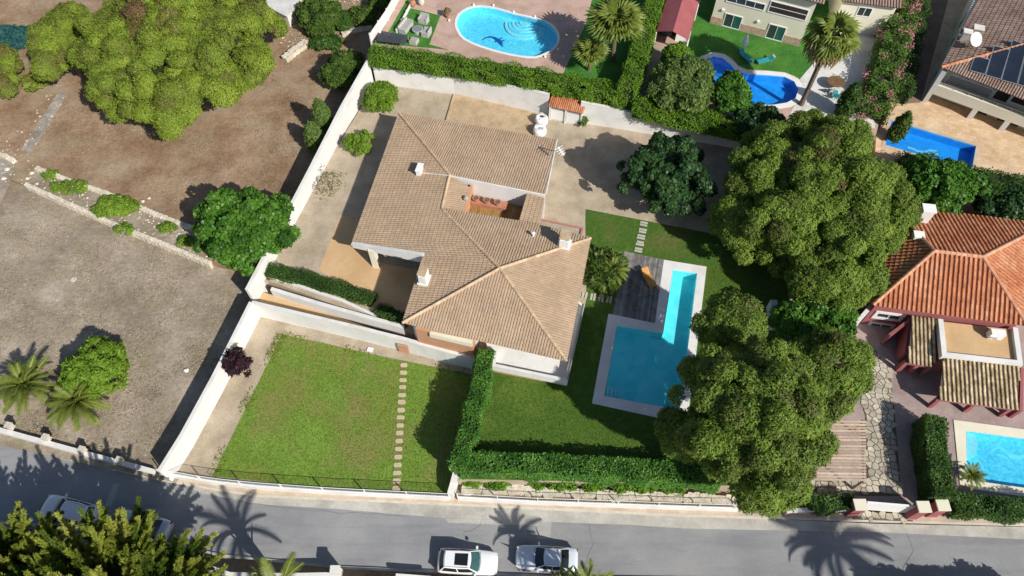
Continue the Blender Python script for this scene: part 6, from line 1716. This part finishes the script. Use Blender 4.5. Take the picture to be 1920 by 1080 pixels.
# ================================================================== CARS
def loft(mb, rings, close=True):
    n = len(rings[0]); vs = [v for r in rings for v in r]; fs = []
    for i in range(len(rings) - 1):
        for k in range(n - (0 if close else 1)):
            k2 = (k + 1) % n
            fs.append((i*n + k, i*n + k2, (i+1)*n + k2, (i+1)*n + k))
    fs.append(tuple(range(n - 1, -1, -1))); fs.append(tuple(range((len(rings) - 1) * n, len(rings) * n)))
    mb.add(vs, fs)
def car(label, loc, rz, paint, estate=True, sunroof=False, glass='car_glass', L=4.6, Wd=1.82, name='parked_car'):
    root = thing(name, label, 'car', loc, rz)
    hl = L / 2; hw = Wd / 2
    st_ = [(-1.0,.70,.62,.66),(-.985,.82,.76,.82),(-.95,.92,.86,.93),(-.85,.985,.92,.98),(-.6,1.0,.95,1.0),(-.2,1.0,.95,1.0),(.15,1.0,.94,.98),(.35,1.0,.90,.96),(.55,.985,.85,.93),(.75,.965,.79,.88),(.88,.90,.72,.80),(.955,.78,.63,.70),(.99,.60,.54,.58)]
    rings = []
    for f, w, zs, zc in st_:
        x = f * hl; y = w * hw
        half = [(0, .20), (y * .80, .21), (y * .97, .36), (y, .58), (y * .985, zs - .08), (y * .90, zs), (y * .55, zs + (zc - zs) * .75), (0, zc)]
        ring = [Vector((x, yy, zz)) for yy, zz in half] + [Vector((x, -yy, zz)) for yy, zz in reversed(half[1:-1])]
        rings.append(ring)
    mb = MB(); loft(mb, rings)
    b = local(root, mb, 'body', M[paint], smooth=True)
    # cabin
    xr, xf = (-.90, .36) if estate else (-.72, .34)
    tr, tf = (-.74, .06) if estate else (-.40, .04)
    zb, zt = .90, 1.46 if estate else 1.42
    wb, wt = hw * .93, hw * .70
    def outline(x0, x1, w, z, bulge, k=6):
        pts = []
        for i in range(k + 1):
            t = -1 + 2 * i / k; pts.append(Vector((x1 * hl + bulge * (1 - t * t), t * w * (1 if abs(t) < .99 else .97), z)))
        pts.append(Vector(((x0 * .5 + x1 * .5) * hl, w * 1.03, z)))
        for i in range(k + 1):
            t = 1 - 2 * i / k; pts.append(Vector((x0 * hl - bulge * .6 * (1 - t * t), t * w * (1 if abs(t) < .99 else .97), z)))
        pts.append(Vector(((x0 * .5 + x1 * .5) * hl, -w * 1.03, z)))
        return pts
    o0 = outline(xr, xf, wb, zb, .16); o1 = outline(tr, tf, wt, zt - .05, .10)
    o2 = outline(tr + .03, tf - .03, wt * .93, zt, .09); n = len(o0)
    mb = MB(); vs = o0 + o1 + o2
    fs = [(i, (i+1) % n, n + (i+1) % n, n + i) for i in range(n)] + [(n + i, n + (i+1) % n, 2*n + (i+1) % n, 2*n + i) for i in range(n)] + [tuple(range(2*n, 3*n))]
    mb.add(vs, fs); local(root, mb, 'cabin', M[paint], smooth=False)
    cen_ = sum(o1, Vector()) / n
    def panel(i0, i1, f0, f1, nm, mm, e0=0.0, e1=0.0, off=.008):
        lo, hi = [], []
        for i in range(i0, i1 + 1):
            a, c = o0[i % n], o1[i % n]
            p0 = a.lerp(c, f0); p1 = a.lerp(c, f1)
            out = Vector((p0.x - cen_.x, (p0.y - cen_.y) * 1.5, .6)).normalized() * off
            lo.append(p0 + out); hi.append(p1 + out)
        if e0: lo[0] = lo[0].lerp(lo[1], e0); hi[0] = hi[0].lerp(hi[1], e0)
        if e1: lo[-1] = lo[-1].lerp(lo[-2], e1); hi[-1] = hi[-1].lerp(hi[-2], e1)
        mb = MB(); k = len(lo); mb.add(lo + hi, [(i, i+1, k + i + 1, k + i) for i in range(k - 1)])
        return local(root, mb, nm, M[mm])
    panel(0, 6, .06, .93, 'windscreen', glass, .25, .25)
    panel(8, 14, .12, .90, 'rear_window', 'car_glass', .25, .25)
    for a in (6, 7, 14, 15): panel(a, a + 1, .14, .88, 'side_window', 'car_glass', .08 if a % 2 == 0 else .04, .04 if a % 2 == 0 else .08)
    if sunroof:
        q = [Vector((x, y, zt + .008)) for x, y in ((-.95,-.42),(.05,-.44),(.05,.44),(-.95,.42))]
        mb = MB(); mb.add(q + [p - Vector((0,0,.03)) for p in q], [(0,1,2,3),(0,4,5,1),(1,5,6,2),(2,6,7,3),(3,7,4,0)]); local(root, mb, 'sunroof', M['car_glass'])
    for s in (-1, 1):
        local(root, MB().tube([(tr*hl, s*wt*.9, zt + .0), (0, s*wt*.93, zt + .03), (tf*hl, s*wt*.9, zt)], .02, 4), 'roof_rail', M['steel'])
        local(root, MB().box((xf*hl*.78, s*(hw + .09), .98), (.16,.22,.13)), 'mirror', M[paint])
        local(root, MB().box((hl*.90, s*hw*.66, .66), (.22,.34,.12), rz=-s*.45), 'headlight', M['lamp'])
        local(root, MB().box((-hl*.955, s*hw*.74, .80), (.10,.30,.14), rz=s*.3), 'tail_light', M['lamp_red'])
        for x in (-.58, .62):
            wh = local(root, MB().tube([(x*hl, s*(hw - .20), .32), (x*hl, s*(hw + .012), .32)], .32, 18), 'wheel', M['tyre'])
            rm = MB().tube([(x*hl, s*(hw - .02), .32), (x*hl, s*(hw + .022), .32)], .20, 12).build('rim', M['rim']); rm.parent = wh
    local(root, MB().box((hl*.975, 0, .46), (.06, .9, .16)), 'grille', M['black'])
    # panel gaps of bonnet and doors
    mb = MB(); mb.tube([(xf*hl + .10, -hw*.8, .975), (xf*hl + .17, 0, .995), (xf*hl + .10, hw*.8, .975)], .012, 4); local(root, mb, 'bonnet_gap', M['black'])
    return root
c1 = P(877,1053,.75); c1.z = 0
car('white estate car with a dark sunroof parked facing right', c1, math.radians(-3), 'coat_white', True, True, 'car_glass_teal')
c2 = P(1025,1047,.75); c2.z = 0
car('silver blue saloon car parked facing left, half behind spiky leaves', c2, math.radians(176), 'coat_blue', False, False, L=4.75)
c3 = P(128,957,.75); c3.z = 0
car('white car in tree shade with its rear to the left edge, mostly under conifer sprays', c3, math.radians(166), 'coat_white', True, False)
c4 = P(264,985,.75); c4.z = 0
car('silver car in tree shade close to the street palm shadow, under the conifer', c4, math.radians(166), 'coat_silver', False, False)

# overhead cables whose shadows cross the street
k = 1 / math.tan(SUN_EL)
pole_b = Vector((48, -46, 0)); pole_t = Vector((48, -46, 9))

# loose grass blades that break the lawns' surface, and dry tufts on the bare plot
def blades(name, poly, z, n, size, m, asp=1.6, jit=.8, tl=(.2, .8), clumpy=0.0):
    xs = [p.x for p in poly]; ys = [p.y for p in poly]
    q = rng.uniform(0, 1, (n * 3, 2)) * np.array([max(xs) - min(xs), max(ys) - min(ys)]) + np.array([min(xs), min(ys)])
    ins = np.zeros(len(q), bool); k = len(poly)
    for i in range(k):
        a, b = poly[i], poly[(i+1) % k]
        c = ((a.y > q[:, 1]) != (b.y > q[:, 1])) & (q[:, 0] < (b.x - a.x) * (q[:, 1] - a.y) / (b.y - a.y + 1e-12) + a.x)
        ins ^= c
    q = q[ins]
    if clumpy:
        w = np.sin(q[:, 0] * .9 + 1.3 * np.sin(q[:, 1] * .7)) + np.sin(q[:, 1] * 1.1 + np.sin(q[:, 0] * .5) * 2) + rng.normal(0, .5, len(q))
        q = q[w > clumpy]
    q = q[:n]
    p = np.concatenate([q, np.full((len(q), 1), z) + rng.uniform(.005, size * .5, (len(q), 1))], 1)
    V, kk = leaves(p, np.tile([0, 0, .8], (len(p), 1)), size, asp, jit)
    o = fast_mesh(name, V, kk, M[m], None, rng.uniform(tl[0], tl[1], len(p)))
    return tag(o, kind='stuff')
M['grass'] = leaf_mat('grass_blades', [(.10,.15,.02), (.15,.21,.022), (.20,.27,.03), (.26,.31,.05)], nscale=.5)
M['straw'] = leaf_mat('dry_straw', [(.20,.16,.11), (.29,.24,.17), (.36,.31,.23), (.26,.25,.12)], nscale=.3, trans=.1)
blades('grass', LOWLAWN, .32, 26000, .055, 'grass')
blades('grass', PL([(925,705),(1062,730),(1105,765),(1240,790),(1285,905),(865,897)], Z1 + .02), Z1 + .02, 15000, .055, 'grass', tl=(.0, .6))
blades('grass', PL([(1330,505),(1410,480),(1440,560),(1330,640),(1295,690)], Z1 + .02), Z1 + .02, 6000, .055, 'grass', tl=(.0, .7))
blades('dry_grass', PL([(50,360),(380,500),(445,560),(280,880),(0,800),(-80,760),(-60,420)], .2), .2, 22000, .085, 'straw', clumpy=-.2)
blades('dry_grass', PL([(60,300),(370,420),(440,470),(640,230),(680,120),(560,90),(400,250),(120,190)], .75), .75, 16000, .085, 'straw', tl=(0, .5), clumpy=.2)

# weeds straying over the lawn's edge, stones on the bare ground
edge = MB()
def ribbon(px, z, w):
    p = PL(px, z); out = []
    d = [(p[min(i+1, len(p)-1)] - p[max(i-1, 0)]).normalized() for i in range(len(p))]
    return [q + Vector((-e.y, e.x, 0)) * w for q, e in zip(p, d)] + [q - Vector((-e.y, e.x, 0)) * w for q, e in reversed(list(zip(p, d)))]
blades('edge_weeds', ribbon([(398,893),(463,760),(529,627)], .3, .55), .3, 2600, .10, 'grass', clumpy=.1)
blades('edge_weeds', ribbon([(529,627),(610,644),(700,665),(880,701)], .3, .35), .3, 2000, .10, 'grass', clumpy=.2)
blades('edge_weeds', ribbon([(470,585),(520,598),(640,625),(800,662)], .3, .18), .3, 700, .10, 'grass', clumpy=.7)
blades('edge_weeds', ribbon([(60,800),(150,835),(270,875)], .2, .5), .2, 1500, .12, 'straw', clumpy=.3)
def pebbles(name, poly, z, n, smin, smax, m):
    xs = [p.x for p in poly]; ys = [p.y for p in poly]; tri = []
    base = np.array([[1,0,0],[-.5,.87,0],[-.5,-.87,0],[0,0,.7]])
    q = rng.uniform(0, 1, (n * 3, 2)) * np.array([max(xs) - min(xs), max(ys) - min(ys)]) + np.array([min(xs), min(ys)])
    ins = np.zeros(len(q), bool); k = len(poly)
    for i in range(k):
        a, b = poly[i], poly[(i+1) % k]
        ins ^= ((a.y > q[:, 1]) != (b.y > q[:, 1])) & (q[:, 0] < (b.x - a.x) * (q[:, 1] - a.y) / (b.y - a.y + 1e-12) + a.x)
    q = q[ins][:n]
    for x, y in q:
        s_ = rng.uniform(smin, smax) ; v = base * s_ * rng.uniform(.6, 1.3, (4, 1)) + np.array([x, y, z])
        for f in ((0,1,3),(1,2,3),(2,0,3)): tri += [v[f[0]], v[f[1]], v[f[2]]]
    return tag(fast_mesh(name, np.array(tri), 3, M[m]), kind='stuff')
pebbles('pebbles', PL([(50,360),(380,500),(445,560),(280,880),(0,800),(-80,760),(-60,420)], .2), .2, 160, .03, .08, 'stone')
pebbles('pebbles', PL([(66,318),(372,436),(392,488),(46,346)], .8), .8, 220, .05, .16, 'stone')
pebbles('pebbles', PL([(540,100),(700,40),(760,-20),(600,-20),(500,40)], .75), .75, 260, .05, .18, 'stone')
pebbles('pebbles', PL([(0,280),(110,150),(130,180),(60,300),(70,350),(-40,380)], .79), .79, 90, .05, .13, 'stone')
blades('dry_grass', PL([(535,110),(690,60),(740,-10),(560,-20)], .75), .75, 3500, .13, 'straw', tl=(.3, 1))

# tar seams and cracks in the street
def seam(px, w=.035):
    p = PL(px, .0115); q = []
    for a, b in zip(p[:-1], p[1:]):
        n = max(2, int((b - a).length / .7))
        for i in range(n): q.append(a.lerp(b, i / n) + Vector((random.gauss(0, .05), random.gauss(0, .05), 0)))
    q.append(p[-1]); L, R = [], []
    for i in range(len(q)):
        d = (q[min(i+1, len(q)-1)] - q[max(i-1, 0)]).normalized(); s_ = Vector((-d.y, d.x, 0)) * w * random.uniform(.25, .6)
        L.append(q[i] + s_); R.append(q[i] - s_)
    n = len(q); mb = MB(); mb.add(L + R, [(n + i, n + i + 1, i + 1, i) for i in range(n - 1)])
    return struct('road_crack', mb, M['seam'])
M['seam'] = plain('tar_seam', (.17,.17,.175), rough=.95, var=.3)
for px in ([(400,930),(520,951),(640,961),(760,968)], [(1105,982),(1112,1020),(1098,1060)], [(1700,1000),(1712,1030),(1690,1070)], [(870,1000),(900,985),(905,973)]):
    seam(px)

p = P(1093,236,Z1)
tree('low_shrub', 'small scruffy green plant at the right hand corner of the white shed', 'shrub', (p.x, p.y, Z1 + .7), (.32, .32, .45), Z1, 'bush_olive', n=12, cr=.2, per=30, size=.14, asp=1.8, trunk_r=.05, core=False, lump=.3)
